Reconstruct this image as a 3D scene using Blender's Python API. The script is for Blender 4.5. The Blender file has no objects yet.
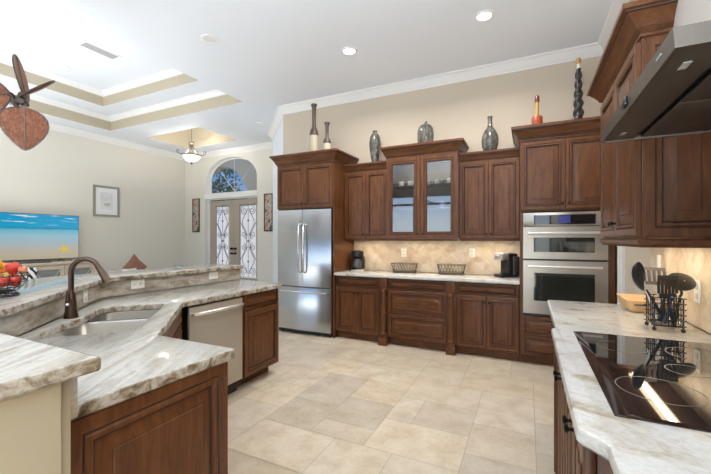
import bpy, bmesh, math, random
from math import sin, cos, pi, radians, sqrt
from mathutils import Vector, Matrix

SC = bpy.context.scene
COL = SC.collection
random.seed(7)

# ------------------------------------------------------------------ camera
TH = radians(25.77)
cam_d = bpy.data.cameras.new('camera')
cam_d.sensor_width = 36.0
cam_d.lens = 357.4 / 711.0 * 36.0
cam_d.shift_y = (239.0 - 237.0) / 711.0
cam_d.clip_start = 0.02
cam = bpy.data.objects.new('camera', cam_d)
COL.objects.link(cam)
cam.location = (0, 0, 1.37)
cam.rotation_euler = (radians(90), 0, TH)
SC.camera = cam

# ------------------------------------------------------------------ world, daylight, exposure
W = bpy.data.worlds.new('sky')
SC.world = W
W.use_nodes = True
wt = W.node_tree
wt.nodes.clear()
w_out = wt.nodes.new('ShaderNodeOutputWorld')
w_bg = wt.nodes.new('ShaderNodeBackground')
w_tc = wt.nodes.new('ShaderNodeTexCoord')
w_sep = wt.nodes.new('ShaderNodeSeparateXYZ')
w_ramp = wt.nodes.new('ShaderNodeValToRGB')
w_map = wt.nodes.new('ShaderNodeMapRange')
wt.links.new(w_tc.outputs['Generated'], w_sep.inputs[0])
wt.links.new(w_sep.outputs['Z'], w_map.inputs['Value'])
w_map.inputs['From Min'].default_value = -1.0
w_map.inputs['From Max'].default_value = 1.0
wt.links.new(w_map.outputs[0], w_ramp.inputs[0])
cr = w_ramp.color_ramp
cr.elements[0].position = 0.0
cr.elements[0].color = (0.62, 0.60, 0.55, 1)
cr.elements[1].position = 1.0
cr.elements[1].color = (0.12, 0.30, 0.80, 1)
for p, c in ((0.48, (0.70, 0.70, 0.66, 1)), (0.52, (0.72, 0.84, 0.96, 1)), (0.585, (0.15, 0.38, 0.80, 1))):
    e = cr.elements.new(p)
    e.color = c
wt.links.new(w_ramp.outputs[0], w_bg.inputs[0])
w_bg.inputs[1].default_value = 1.1
w_glow = wt.nodes.new('ShaderNodeMapRange')      # hazy bright sky over the lanai side
w_glow.interpolation_type = 'SMOOTHSTEP'
w_glow.inputs['From Min'].default_value = 0.1
w_glow.inputs['From Max'].default_value = -0.7
w_glow.inputs['To Min'].default_value = 0.75
w_glow.inputs['To Max'].default_value = 3.2
wt.links.new(w_sep.outputs['Y'], w_glow.inputs['Value'])
wt.links.new(w_glow.outputs[0], w_bg.inputs[1])
wt.links.new(w_bg.outputs[0], w_out.inputs[0])


def area_light(name, loc, rot, sx, sy, power, color=(1, 1, 1), spread=180, shape='RECTANGLE'):
    l = bpy.data.lights.new(name, 'AREA')
    l.shape = shape
    l.size = sx
    l.size_y = sy
    l.energy = power
    l.color = color
    l.spread = radians(spread)
    o = bpy.data.objects.new(name, l)
    COL.objects.link(o)
    o.location = loc
    o.rotation_euler = rot
    return o


# added fill lights out of frame, turned up to bounce off the ceiling
area_light('bounce_fill_kitchen', (-0.3, -0.9, 1.5), (radians(180), 0, 0), 1.4, 1.4, 340, (0.86, 0.93, 1.0))
area_light('bounce_fill_living', (-4.6, -0.6, 0.9), (radians(158), 0, 0), 2.2, 2.2, 42, (0.90, 0.95, 1.0))
area_light('bounce_fill_foyer', (-5.9, 1.3, 1.15), (radians(160), 0, 0), 1.6, 1.6, 86, (0.90, 0.95, 1.0), 138)
area_light('front_fill', (-0.75, -1.8, 1.3), (radians(90), 0, 0), 1.5, 1.6, 9, (1.0, 0.97, 0.93))  # added frontal fill behind the camera, not a lamp of the room
sun_d = bpy.data.lights.new('sun', 'SUN')
sun_d.energy = 6.0
sun_d.angle = radians(1.0)
sun_d.color = (1.0, 0.96, 0.90)
sun = bpy.data.objects.new('sun', sun_d)
COL.objects.link(sun)
sun.rotation_euler = (radians(-30), 0, radians(8))

area_light('low_fill', (0.02, -0.75, 0.62), (radians(94), 0, radians(38)), 0.8, 0.7, 11, (1.0, 0.96, 0.90))  # added low fill for the island end panel and lower cabinets

SC.view_settings.view_transform = 'Standard'
SC.view_settings.look = 'None'
SC.view_settings.gamma = 1.0
SC.view_settings.use_curve_mapping = False
SC.view_settings.exposure = -0.14

# ------------------------------------------------------------------ dimensions shared by the whole kitchen
FZ = 0.02          # floor
CT = 0.914         # worktop height
BT = 1.07          # raised bar height
CEIL = 3.57
YB = 4.87          # back wall
XR = 0.80          # right wall
XL = -8.20         # living room wall
YF = 6.58          # foyer wall
YR = -3.20         # rear wall, behind the camera


# ------------------------------------------------------------------ material helpers
def new_mat(name):
    m = bpy.data.materials.new(name)
    m.use_nodes = True
    nt = m.node_tree
    return m, nt, nt.nodes['Principled BSDF']


def plain(name, col, rough=0.5, metal=0.0, spec=0.5, coat=0.0, emit=None, estr=0.0):
    m, nt, b = new_mat(name)
    b.inputs['Base Color'].default_value = (*col, 1)
    b.inputs['Roughness'].default_value = rough
    b.inputs['Metallic'].default_value = metal
    b.inputs['Specular IOR Level'].default_value = spec
    b.inputs['Coat Weight'].default_value = coat
    if emit:
        b.inputs['Emission Color'].default_value = (*emit, 1)
        b.inputs['Emission Strength'].default_value = estr
    return m


def N(nt, kind, **kw):
    n = nt.nodes.new(kind)
    for k, v in kw.items():
        if k in n.inputs:
            n.inputs[k].default_value = v
        else:
            setattr(n, k, v)
    return n


def ramp(nt, src, stops, interp='LINEAR'):
    r = nt.nodes.new('ShaderNodeValToRGB')
    c = r.color_ramp
    c.interpolation = interp
    while len(c.elements) < len(stops):
        c.elements.new(0.5)
    for e, (p, col) in zip(c.elements, stops):
        e.position = p
        e.color = (*col, 1)
    nt.links.new(src, r.inputs[0])
    return r.outputs[0]


def coords(nt, scale=(1, 1, 1), rot=(0, 0, 0), kind='Object'):
    tc = nt.nodes.new('ShaderNodeTexCoord')
    mp = nt.nodes.new('ShaderNodeMapping')
    mp.inputs['Rotation'].default_value = rot
    nt.links.new(tc.outputs[kind], mp.inputs[0])
    ms = nt.nodes.new('ShaderNodeMapping')
    ms.inputs['Scale'].default_value = scale
    nt.links.new(mp.outputs[0], ms.inputs[0])
    return ms.outputs[0]


def mixc(nt, fac, a, b, mode='MIX'):
    m = nt.nodes.new('ShaderNodeMix')
    m.data_type = 'RGBA'
    m.blend_type = mode
    for sock, val in ((m.inputs[0], fac), (m.inputs[6], a), (m.inputs[7], b)):
        if isinstance(val, bpy.types.NodeSocket):
            nt.links.new(val, sock)
        elif isinstance(val, (tuple, list)):
            sock.default_value = (*val, 1)
        else:
            sock.default_value = val
    return m.outputs[2]


def bump(nt, b, height, strength=0.2, dist=0.01):
    bp = nt.nodes.new('ShaderNodeBump')
    bp.inputs['Strength'].default_value = strength
    bp.inputs['Distance'].default_value = dist
    nt.links.new(height, bp.inputs['Height'])
    nt.links.new(bp.outputs[0], b.inputs['Normal'])


def noise(nt, vec, scale, detail=4, rough=0.55, dist=0.0):
    n = N(nt, 'ShaderNodeTexNoise', Scale=scale, Detail=detail, Roughness=rough, Distortion=dist)
    nt.links.new(vec, n.inputs['Vector'])
    return n.outputs['Fac']


def wood(name, c0, c1, c2, rough=0.33, horiz=False):
    m, nt, b = new_mat(name)
    v = coords(nt, (3, 14, 14) if horiz else (14, 14, 2.2))
    f = noise(nt, v, 2.2, 6, 0.62, 0.6)
    col = ramp(nt, f, [(0.30, c0), (0.5, c1), (0.72, c2)])
    v2 = coords(nt, (1, 1, 1))
    f2 = noise(nt, v2, 2.5, 3)
    col = mixc(nt, 0.35, col, ramp(nt, f2, [(0.3, c0), (0.75, c2)]))
    nt.links.new(col, b.inputs['Base Color'])
    b.inputs['Roughness'].default_value = rough
    b.inputs['Specular IOR Level'].default_value = 0.3
    bump(nt, b, f, 0.05, 0.002)
    return m


def granite(name, stops, patch, rot, stretch, scale):
    m, nt, b = new_mat(name)
    v = coords(nt, stretch, (0, 0, rot))
    wob = N(nt, 'ShaderNodeTexNoise', Scale=2.2, Detail=3)
    nt.links.new(v, wob.inputs['Vector'])
    add = N(nt, 'ShaderNodeVectorMath', operation='MULTIPLY_ADD')
    nt.links.new(wob.outputs['Color'], add.inputs[0])
    add.inputs[1].default_value = (0.3, 0.3, 0.3)
    nt.links.new(v, add.inputs[2])
    f = noise(nt, add.outputs[0], scale, 7, 0.62, 0.4)
    col = ramp(nt, f, stops)
    v3 = coords(nt, (1, 1, 1), (0, 0, rot))
    f3 = noise(nt, v3, 26, 5, 0.65)
    col = mixc(nt, ramp(nt, f3, [(0.54, (0, 0, 0)), (0.74, (0.38, 0.38, 0.38))]), col, patch)
    f4 = noise(nt, v3, 90, 2)
    col = mixc(nt, 0.12, col, ramp(nt, f4, [(0.35, (0.25, 0.22, 0.18)), (0.6, (1, 1, 1))]), 'MULTIPLY')
    nt.links.new(col, b.inputs['Base Color'])
    b.inputs['Roughness'].default_value = 0.12
    b.inputs['Specular IOR Level'].default_value = 0.5
    return m


M = {}
M['wood'] = wood('cherry_wood', (0.060, 0.021, 0.0080), (0.122, 0.044, 0.0165), (0.195, 0.082, 0.033))
M['wood_h'] = wood('cherry_wood_crosswise', (0.060, 0.021, 0.0080), (0.122, 0.044, 0.0165), (0.195, 0.082, 0.033), horiz=True)
M['glaze'] = plain('dark_glaze', (0.034, 0.013, 0.007), 0.45)
M['bronze'] = plain('dark_bronze', (0.025, 0.020, 0.017), 0.35, 0.8)
M['wall'] = plain('beige_paint', (0.57, 0.495, 0.40), 0.85, spec=0.2)
M['wall_l'] = plain('beige_paint_lit', (0.72, 0.69, 0.615), 0.85, spec=0.2)  # same wall beige, its different light put into the colour
M['tan'] = plain('tan_paint', (0.50, 0.44, 0.33), 0.85, spec=0.2)
M['white'] = plain('white_paint', (0.79, 0.825, 0.875), 0.7, spec=0.3)
M['trim'] = plain('white_trim', (0.82, 0.82, 0.81), 0.45)
M['plate'] = plain('white_plastic', (0.80, 0.79, 0.74), 0.4)
M['black'] = plain('black_plastic', (0.012, 0.012, 0.013), 0.3)
M['chrome'] = plain('chrome', (0.75, 0.75, 0.75), 0.12, 1.0)
M['glassblack'] = plain('black_glass', (0.012, 0.012, 0.014), 0.03, spec=0.8, coat=0.6)
M['darkglass'] = plain('smoked_oven_glass', (0.02, 0.025, 0.022), 0.05, spec=0.8, coat=0.4)
M['grey'] = plain('grey_vent_metal', (0.42, 0.42, 0.42), 0.5)

M['sinksteel'] = plain('satin_sink_steel', (0.55, 0.54, 0.52), 0.32, 1.0)
M['oilbronze'] = plain('oil_rubbed_bronze', (0.11, 0.075, 0.058), 0.28, 0.85)
M['warmlamp'] = plain('warm_light_strip', (0.9, 0.8, 0.6), 0.4, emit=(1.0, 0.80, 0.52), estr=3.0)
M['doorpaint'] = plain('taupe_door_paint', (0.42, 0.36, 0.29), 0.5)
M['iron'] = plain('wrought_iron', (0.03, 0.03, 0.035), 0.5, 0.4)
M['soffit'] = plain('brown_soffit', (0.10, 0.08, 0.065), 0.8)
M['stucco'] = plain('pale_stucco', (0.33, 0.27, 0.19), 0.9, spec=0.1)
M['bark'] = plain('bark', (0.10, 0.07, 0.05), 0.9)
M['woodgrey'] = plain('grey_brown_cabinet_interior', (0.22, 0.19, 0.17), 0.6)
M['chase'] = plain('pinkish_white_paint', (0.56, 0.51, 0.46), 0.85, spec=0.2)
M['cream'] = plain('cream_paint', (0.43, 0.37, 0.265), 0.8, spec=0.2)


def steel(name, base, rough):
    m, nt, b = new_mat(name)
    v = coords(nt, (60, 60, 1.2))
    f = noise(nt, v, 4, 3)
    nt.links.new(ramp(nt, f, [(0.3, tuple(c * 0.93 for c in base)), (0.7, base)]), b.inputs['Base Color'])
    b.inputs['Metallic'].default_value = 1.0
    b.inputs['Roughness'].default_value = rough
    v2 = coords(nt, (3.0, 3.0, 0.7))
    f2 = noise(nt, v2, 1.6, 1)
    bump(nt, b, f2, 0.10, 0.03)
    return m


M['steel'] = steel('stainless_steel', (0.57, 0.58, 0.59), 0.22)
M['steel_warm'] = steel('brushed_steel_warm', (0.43, 0.395, 0.34), 0.32)
M['steel_dark'] = steel('brushed_steel_grey', (0.16, 0.148, 0.135), 0.42)
M['handle'] = plain('polished_steel', (0.88, 0.87, 0.84), 0.34, 1.0)
M['fridgebody'] = plain('grey_fridge_casing', (0.10, 0.10, 0.105), 0.4, 0.3)
M['display'] = plain('blue_display', (0.02, 0.02, 0.06), 0.2, emit=(0.10, 0.10, 0.55), estr=0.3)
M['rimglass'] = plain('bevelled_black_glass', (0.02, 0.012, 0.010), 0.10, spec=0.9, coat=0.5)
M['ringmark'] = plain('grey_burner_print', (0.16, 0.16, 0.16), 0.3)
M['lamplens'] = plain('hood_lamp_lens', (0.35, 0.34, 0.32), 0.4)
M['handle_f'] = plain('satin_fridge_handle', (0.66, 0.65, 0.64), 0.20, 1.0)
M['steel_dw'] = plain('brushed_steel_dishwasher', (0.47, 0.42, 0.35), 0.42, 0.45)
M['greynylon'] = plain('grey_nylon', (0.16, 0.14, 0.13), 0.5)
M['blue'] = plain('blue_plastic', (0.015, 0.03, 0.09), 0.35)
M['palewood'] = wood('pale_wood', (0.50, 0.31, 0.15), (0.60, 0.40, 0.21), (0.68, 0.47, 0.26), 0.5, horiz=True)
M['coffeeglass'] = plain('tinted_glass', (0.05, 0.05, 0.055), 0.05, spec=0.8)
M['silver'] = plain('silver_plastic', (0.55, 0.55, 0.56), 0.3, 0.6)
M['wicker'] = plain('antique_wire', (0.06, 0.045, 0.03), 0.5, 0.2)
M['platedark'] = plain('outlet_face', (0.66, 0.65, 0.60), 0.4)
M['china'] = plain('white_china', (0.80, 0.79, 0.80), 0.2)
M['lavender'] = plain('lavender_china', (0.50, 0.47, 0.68), 0.25)
M['ceramcream'] = plain('cream_ceramic', (0.43, 0.375, 0.285), 0.6)
M['ceramdark'] = plain('brown_glaze', (0.075, 0.055, 0.045), 0.35)
M['redlac'] = plain('red_lacquer', (0.36, 0.075, 0.035), 0.35)
M['yellowlac'] = plain('yellow_lacquer', (0.45, 0.28, 0.06), 0.4)
M['maroonlac'] = plain('maroon_lacquer', (0.14, 0.03, 0.03), 0.35)
M['blackglaze'] = plain('black_glaze', (0.02, 0.018, 0.017), 0.3)
M['clearneck'] = plain('pale_neck', (0.65, 0.63, 0.58), 0.3)
M['gold'] = plain('old_gold', (0.50, 0.30, 0.09), 0.4, 0.5)
M['apple'] = plain('red_apple', (0.55, 0.045, 0.025), 0.3)
M['apple2'] = plain('pink_apple', (0.60, 0.20, 0.11), 0.35)
M['orange'] = plain('orange_peel', (0.80, 0.33, 0.03), 0.45)
M['orange2'] = plain('yellow_orange_peel', (0.85, 0.50, 0.06), 0.45)
M['pear'] = plain('pear_skin', (0.72, 0.52, 0.16), 0.45)


def mottled(name, a, b, c, sc, rough, wd=0.18):
    m, nt, bs = new_mat(name)
    v = coords(nt, (1, 1, .6))
    nt.links.new(ramp(nt, noise(nt, v, sc, 6, .7), [(0.5 - wd, a), (0.5, b), (0.5 + wd, c)]), bs.inputs['Base Color'])
    bs.inputs['Roughness'].default_value = rough
    return m


M['glazegrey'] = mottled('mottled_grey_glaze', (0.03, 0.03, 0.028), (0.095, 0.092, 0.080), (0.22, 0.215, 0.185), 22, 0.25)
M['weave'] = mottled('woven_palm', (0.13, 0.04, 0.018), (0.30, 0.105, 0.055), (0.58, 0.28, 0.17), 60, 0.5, 0.14)
nt_ = M['weave'].node_tree
b_ = nt_.nodes['Principled BSDF']
tl_ = nt_.nodes.new('ShaderNodeBsdfTranslucent')
tl_.inputs[0].default_value = (0.62, 0.40, 0.29, 1)
mx_ = nt_.nodes.new('ShaderNodeMixShader')
mx_.inputs[0].default_value = 0.35
nt_.links.new(b_.outputs[0], mx_.inputs[1])
nt_.links.new(tl_.outputs[0], mx_.inputs[2])
nt_.links.new(mx_.outputs[0], nt_.nodes['Material Output'].inputs[0])
M['art'] = mottled('abstract_print', (0.05, 0.03, 0.025), (0.52, 0.50, 0.42), (0.42, 0.10, 0.05), 9, 0.6, 0.09)

M['tvgrey'] = plain('tv_casing', (0.10, 0.10, 0.105), 0.35, 0.4)
M['starfish'] = plain('starfish_on_screen', (0.02, 0.02, 0.01), 0.2, emit=(0.85, 0.62, 0.08), estr=0.85)
M['paleconsole'] = wood('pale_driftwood', (0.46, 0.38, 0.29), (0.56, 0.48, 0.38), (0.64, 0.56, 0.46), 0.6, horiz=True)
M['consoleglass'] = plain('console_glass', (0.20, 0.21, 0.20), 0.08, spec=0.7)
M['framesilver'] = plain('pewter_frame', (0.36, 0.34, 0.29), 0.45, 0.4)
M['paper'] = plain('white_mat_board', (0.80, 0.81, 0.80), 0.8)
M['paleprint'] = mottled('pale_print', (0.58, 0.59, 0.58), (0.70, 0.71, 0.70), (0.76, 0.77, 0.76), 6, 0.6)
M['greyprint'] = mottled('grey_motif', (0.38, 0.37, 0.34), (0.52, 0.52, 0.49), (0.64, 0.64, 0.62), 14, 0.6)
M['offwhite'] = plain('off_white_fabric', (0.68, 0.65, 0.60), 0.9, spec=0.1)
M['rust'] = plain('terracotta_fabric', (0.30, 0.15, 0.10), 0.9, spec=0.1)
M['greenleaf'] = mottled('leaf_print_fabric', (0.20, 0.28, 0.14), (0.55, 0.55, 0.46), (0.62, 0.60, 0.52), 18, 0.9)
M['nickel'] = plain('aged_nickel', (0.20, 0.17, 0.14), 0.4, 0.7)
M['fanbronze'] = plain('fan_pewter', (0.13, 0.11, 0.095), 0.38, 0.75)
M['lampglass'] = plain('lit_white_glass', (0.85, 0.83, 0.78), 0.4, emit=(1.0, 0.93, 0.82), estr=1.1)
M['lens'] = plain('lit_lens', (0.9, 0.9, 0.9), 0.4, emit=(1.0, 0.97, 0.92), estr=4.0)
M['lensoff'] = plain('unlit_lens', (0.70, 0.70, 0.70), 0.3)


def zebra_mat():
    m, nt, b = new_mat('zebra_fabric')
    v = coords(nt, (1, 1, 1), (0, .5, .3))
    w = N(nt, 'ShaderNodeTexWave', Scale=9.0, Distortion=5.0, Detail=2.0)
    nt.links.new(v, w.inputs['Vector'])
    nt.links.new(ramp(nt, w.outputs['Color'], [(0.45, (0.02, 0.02, 0.02)), (0.55, (0.72, 0.70, 0.66))]), b.inputs['Base Color'])
    b.inputs['Roughness'].default_value = 0.8
    return m


M['zebra'] = zebra_mat()


M['granite'] = granite('striped_granite',
    [(0.22, (0.085, 0.062, 0.042)), (0.33, (0.32, 0.28, 0.23)), (0.42, (0.42, 0.39, 0.335)), (0.54, (0.51, 0.495, 0.455)), (0.62, (0.385, 0.355, 0.305)), (0.68, (0.49, 0.475, 0.435)), (0.82, (0.55, 0.54, 0.51))],
    (0.24, 0.19, 0.135), radians(60), (0.50, 4.2, 2.5), 3.0)
M['granite_edge'] = granite('chiselled_granite_edge',
    [(0.28, (0.07, 0.048, 0.03)), (0.42, (0.24, 0.185, 0.125)), (0.52, (0.42, 0.37, 0.30)), (0.60, (0.50, 0.47, 0.42)), (0.72, (0.20, 0.15, 0.10)), (0.85, (0.48, 0.45, 0.40))],
    (0.16, 0.12, 0.08), 0.0, (3.0, 3.0, 3.0), 6.5)
M['granite_b'] = granite('splash_granite',
    [(0.22, (0.10, 0.072, 0.048)), (0.36, (0.29, 0.24, 0.18)), (0.46, (0.41, 0.36, 0.29)), (0.56, (0.50, 0.46, 0.40)), (0.66, (0.32, 0.27, 0.21)), (0.80, (0.52, 0.49, 0.44))],
    (0.19, 0.14, 0.09), radians(60), (1.0, 2.0, 4.0), 3.4)
M['granite_r'] = granite('cloudy_granite',
    [(0.20, (0.22, 0.165, 0.105)), (0.34, (0.40, 0.34, 0.25)), (0.42, (0.54, 0.51, 0.45)), (0.50, (0.61, 0.60, 0.57)), (0.64, (0.60, 0.59, 0.56)), (0.74, (0.44, 0.415, 0.37)), (0.85, (0.55, 0.53, 0.49))],
    (0.34, 0.26, 0.17), radians(20), (2.0, 3.4, 2.0), 2.4)


def tile_floor():
    m, nt, b = new_mat('travertine_tiles')
    at = nt.nodes.new('ShaderNodeAttribute')
    at.attribute_name = 'tile'
    v = coords(nt, (1, 1, 1))
    f = noise(nt, v, 5.5, 6, 0.6, 0.3)
    f2 = noise(nt, v, 40, 3)
    c = ramp(nt, f, [(0.3, (0.485, 0.40, 0.30)), (0.5, (0.575, 0.495, 0.39)), (0.72, (0.63, 0.565, 0.47))])
    c = mixc(nt, 1.0, c, at.outputs['Color'], 'MULTIPLY')
    c = mixc(nt, 0.10, c, ramp(nt, f2, [(0.4, (0.5, 0.42, 0.32)), (0.6, (1, 1, 1))]), 'MULTIPLY')
    nt.links.new(c, b.inputs['Base Color'])
    b.inputs['Roughness'].default_value = 0.30
    b.inputs['Specular IOR Level'].default_value = 0.35
    return m


M['tile'] = tile_floor()
M['grout'] = plain('grout', (0.43, 0.36, 0.28), 0.9)


def splash_tile(name, axis):
    m, nt, b = new_mat(name)
    rot = (radians(90), 0, 0) if axis == 'y' else (radians(90), 0, radians(90))
    tc = nt.nodes.new('ShaderNodeTexCoord')
    sep = nt.nodes.new('ShaderNodeSeparateXYZ')
    nt.links.new(tc.outputs['Object'], sep.inputs[0])
    cmb = nt.nodes.new('ShaderNodeCombineXYZ')
    nt.links.new(sep.outputs['X' if axis == 'y' else 'Y'], cmb.inputs[0])
    nt.links.new(sep.outputs['Z'], cmb.inputs[1])
    mp = nt.nodes.new('ShaderNodeMapping')
    mp.inputs['Rotation'].default_value = (0, 0, radians(45))
    nt.links.new(cmb.outputs[0], mp.inputs[0])
    br = N(nt, 'ShaderNodeTexBrick', offset=0.0, Scale=1.0)
    br.inputs['Brick Width'].default_value = 0.15
    br.inputs['Row Height'].default_value = 0.15
    br.inputs['Mortar Size'].default_value = 0.0022
    br.inputs['Color1'].default_value = (0.68, 0.61, 0.50, 1)
    br.inputs['Color2'].default_value = (0.58, 0.47, 0.35, 1)
    br.inputs['Mortar'].default_value = (0.50, 0.41, 0.30, 1)
    nt.links.new(mp.outputs[0], br.inputs['Vector'])
    f = noise(nt, tc.outputs['Object'], 9, 5, 0.6)
    c = mixc(nt, ramp(nt, f, [(0.46, (0, 0, 0)), (0.70, (0.9, 0.9, 0.9))]), br.outputs['Color'], (0.44, 0.31, 0.19))
    nt.links.new(c, b.inputs['Base Color'])
    b.inputs['Roughness'].default_value = 0.4
    return m


M['splash_y'] = splash_tile('diagonal_travertine', 'y')
M['splash_x'] = splash_tile('diagonal_travertine_side', 'x')


def pane_mat(name, refl, tint=(1, 1, 1), rough=0.0):
    m = bpy.data.materials.new(name)
    m.use_nodes = True
    nt = m.node_tree
    nt.nodes.clear()
    o = nt.nodes.new('ShaderNodeOutputMaterial')
    tr = nt.nodes.new('ShaderNodeBsdfTransparent')
    tr.inputs[0].default_value = (*tint, 1)
    gl = nt.nodes.new('ShaderNodeBsdfGlossy')
    gl.inputs['Roughness'].default_value = rough
    mx = nt.nodes.new('ShaderNodeMixShader')
    mx.inputs[0].default_value = refl
    nt.links.new(tr.outputs[0], mx.inputs[1])
    nt.links.new(gl.outputs[0], mx.inputs[2])
    nt.links.new(mx.outputs[0], o.inputs[0])
    return m


M['pane'] = pane_mat('cabinet_glass', 0.13, (0.92, 0.93, 0.93))
M['clear'] = pane_mat('clear_glass', 0.06)
M['dish'] = pane_mat('clear_dish_glass', 0.25, (0.9, 0.93, 0.93))


def frosted():
    m = bpy.data.materials.new('frosted_glass')
    m.use_nodes = True
    nt = m.node_tree
    nt.nodes.clear()
    o = nt.nodes.new('ShaderNodeOutputMaterial')
    t = nt.nodes.new('ShaderNodeBsdfTranslucent')
    t.inputs[0].default_value = (0.92, 0.95, 1.0, 1)
    r = nt.nodes.new('ShaderNodeBsdfRefraction')
    r.inputs['Roughness'].default_value = 0.35
    r.inputs['IOR'].default_value = 1.05
    g = nt.nodes.new('ShaderNodeBsdfGlossy')
    g.inputs['Roughness'].default_value = 0.15
    a = nt.nodes.new('ShaderNodeMixShader')
    a.inputs[0].default_value = 0.35
    nt.links.new(t.outputs[0], a.inputs[1])
    nt.links.new(r.outputs[0], a.inputs[2])
    b = nt.nodes.new('ShaderNodeMixShader')
    b.inputs[0].default_value = 0.05
    nt.links.new(a.outputs[0], b.inputs[1])
    nt.links.new(g.outputs[0], b.inputs[2])
    nt.links.new(b.outputs[0], o.inputs[0])
    return m


M['frost'] = frosted()


# ------------------------------------------------------------------ mesh builder
class MB:
    def __init__(self, T=None):
        self.bm = bmesh.new()
        self.T = T or Matrix()

    def v(self, co):
        return self.bm.verts.new(self.T @ Vector(co))

    def face(self, vs, m=0):
        try:
            f = self.bm.faces.new(vs)
            f.material_index = m
            return f
        except ValueError:
            return None

    def quad(self, a, b, c, d, m=0):
        return self.face([self.v(a), self.v(b), self.v(c), self.v(d)], m)

    def box(self, x0, y0, z0, x1, y1, z1, m=0, bev=0.0):
        vs = [self.v((x, y, z)) for z in (z0, z1) for y in (y0, y1) for x in (x0, x1)]
        fs = [(0, 2, 3, 1), (4, 5, 7, 6), (0, 1, 5, 4), (2, 6, 7, 3), (0, 4, 6, 2), (1, 3, 7, 5)]
        faces = [self.face([vs[i] for i in f], m) for f in fs]
        if bev > 0:
            es = list({e for f in faces for e in f.edges})
            r = bmesh.ops.bevel(self.bm, geom=es, offset=bev, segments=2, affect='EDGES', profile=0.5)
            for f in r['faces']:
                f.material_index = m
        return self

    def loops(self, rings, m=0, close=True, cap0=False, cap1=False, ms=None, km=None):
        """rings: lists of points with equal length; joined ring to ring"""
        vr = [[self.v(p) for p in r] for r in rings]
        n = len(vr[0])
        for i in range(len(vr) - 1):
            mi = ms[i] if ms else m
            for k in range(n if close else n - 1):
                k2 = (k + 1) % n
                self.face([vr[i][k], vr[i][k2], vr[i + 1][k2], vr[i + 1][k]], km[k] if km else mi)
        if cap0:
            self.face(list(reversed(vr[0])), m)
        if cap1:
            self.face(vr[-1], ms[-1] if ms else m)
        return self

    def panel(self, x0, z0, x1, z1, t=0.02, fw=0.055, raised=True, y=0.0, hole=False):
        """a raised-panel door or drawer front, its back on y, its face at y - t"""
        w, h = x1 - x0, z1 - z0
        k = min(1.0, min(w, h) / 0.26)
        fw *= k
        f = y - t
        prof = [(0, y, 0), (0, f + .003, 0), (.003, f, 0), (fw * .60, f, 0), (fw * .65, f + .004, 1), (fw * .70, f + .004, 1), (fw * .80, f - .002, 0),
                (fw * .96, f - .002, 0), (fw, f + .006, 0)]
        if hole:
            prof += [(fw + .010 * k, f + .006, 1), (fw + .012 * k, f + t, 0)]
        else:
            prof += [(fw + .004 * k, f + .014, 1), (fw + .010 * k, f + .014, 1), (fw + .050 * k, f + .001, 0), (fw + .0525 * k, f + .001, 1), (fw + .056 * k, f - .002, 0)]
        rings, ms = [], []
        for (i, yy, mm) in prof:
            rings.append([(x0 + i, yy, z0 + i), (x1 - i, yy, z0 + i), (x1 - i, yy, z1 - i), (x0 + i, yy, z1 - i)])
            ms.append(mm)
        gl = [p[2] for p in prof[1:]]       # glaze lies only in the grooves
        self.loops(rings, ms=gl + [0], cap1=not hole)
        self.inner = fw + .010 * k
        return self

    def lathe(self, prof, c=(0, 0, 0), seg=20, axis='z', m=0, cap=True, ms=None):
        rings = []
        for r, z in prof:
            ring = []
            for i in range(seg):
                a = 2 * pi * i / seg
                p = (r * cos(a), r * sin(a), z)
                if axis == 'y':
                    p = (p[0], p[2], -p[1])
                elif axis == 'x':
                    p = (p[2], p[1], -p[0])
                ring.append((c[0] + p[0], c[1] + p[1], c[2] + p[2]))
            rings.append(ring)
        self.loops(rings, m, True, cap, cap, ms)
        return self

    def tube(self, pts, r, seg=8, m=0, closed=False, cap=True):
        P = [Vector(p) for p in pts]
        n = len(P)
        rad = r if isinstance(r, (list, tuple)) else [r] * n
        rings = []
        up = None
        for i in range(n):
            if closed:
                d = P[(i + 1) % n] - P[i - 1]
            else:
                d = P[min(i + 1, n - 1)] - P[max(i - 1, 0)]
            if d.length < 1e-9:
                d = Vector((0, 0, 1))
            d.normalize()
            if up is None:
                up = d.orthogonal().normalized()
            up = up - d * up.dot(d)
            if up.length < 1e-6:
                up = d.orthogonal()
            up.normalize()
            s = d.cross(up)
            rings.append([P[i] + (up * cos(2 * pi * k / seg) + s * sin(2 * pi * k / seg)) * rad[i] for k in range(seg)])
        if closed:
            rings.append(rings[0])
        self.loops(rings, m, True, cap and not closed, cap and not closed)
        return self

    def ball(self, c, r, seg=14, rings=9, sc=(1, 1, 1), m=0):
        prof = []
        for i in range(rings + 1):
            a = -pi / 2 + pi * i / rings
            prof.append((max(r * cos(a), r * 0.01), r * sin(a)))
        rr = []
        for q, z in prof:
            rr.append([(c[0] + q * cos(2 * pi * k / seg) * sc[0], c[1] + q * sin(2 * pi * k / seg) * sc[1], c[2] + z * sc[2]) for k in range(seg)])
        self.loops(rr, m, True, True, True)
        return self

    def sweep(self, path, prof, closed=False, m=0, caps=True, km=None):
        """path: plan points; prof: (out, z) pairs; out runs to the right of the path"""
        n = len(path)
        P = [Vector((p[0], p[1])) for p in path]
        rings = []
        for i in range(n):
            a = P[i] - P[i - 1] if (closed or i > 0) else None
            b = P[(i + 1) % n] - P[i] if (closed or i < n - 1) else None
            na = Vector((a.y, -a.x)).normalized() if a is not None else None
            nb = Vector((b.y, -b.x)).normalized() if b is not None else None
            if na is None:
                o = nb
            elif nb is None:
                o = na
            else:
                s = na + nb
                o = s / max(s.dot(na), 0.15)
            rings.append([(P[i].x + o.x * d, P[i].y + o.y * d, z) for d, z in prof])
        if closed:
            rings.append(rings[0])
        self.loops(rings, m, True, caps and not closed, caps and not closed, km=km)
        return self

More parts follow.
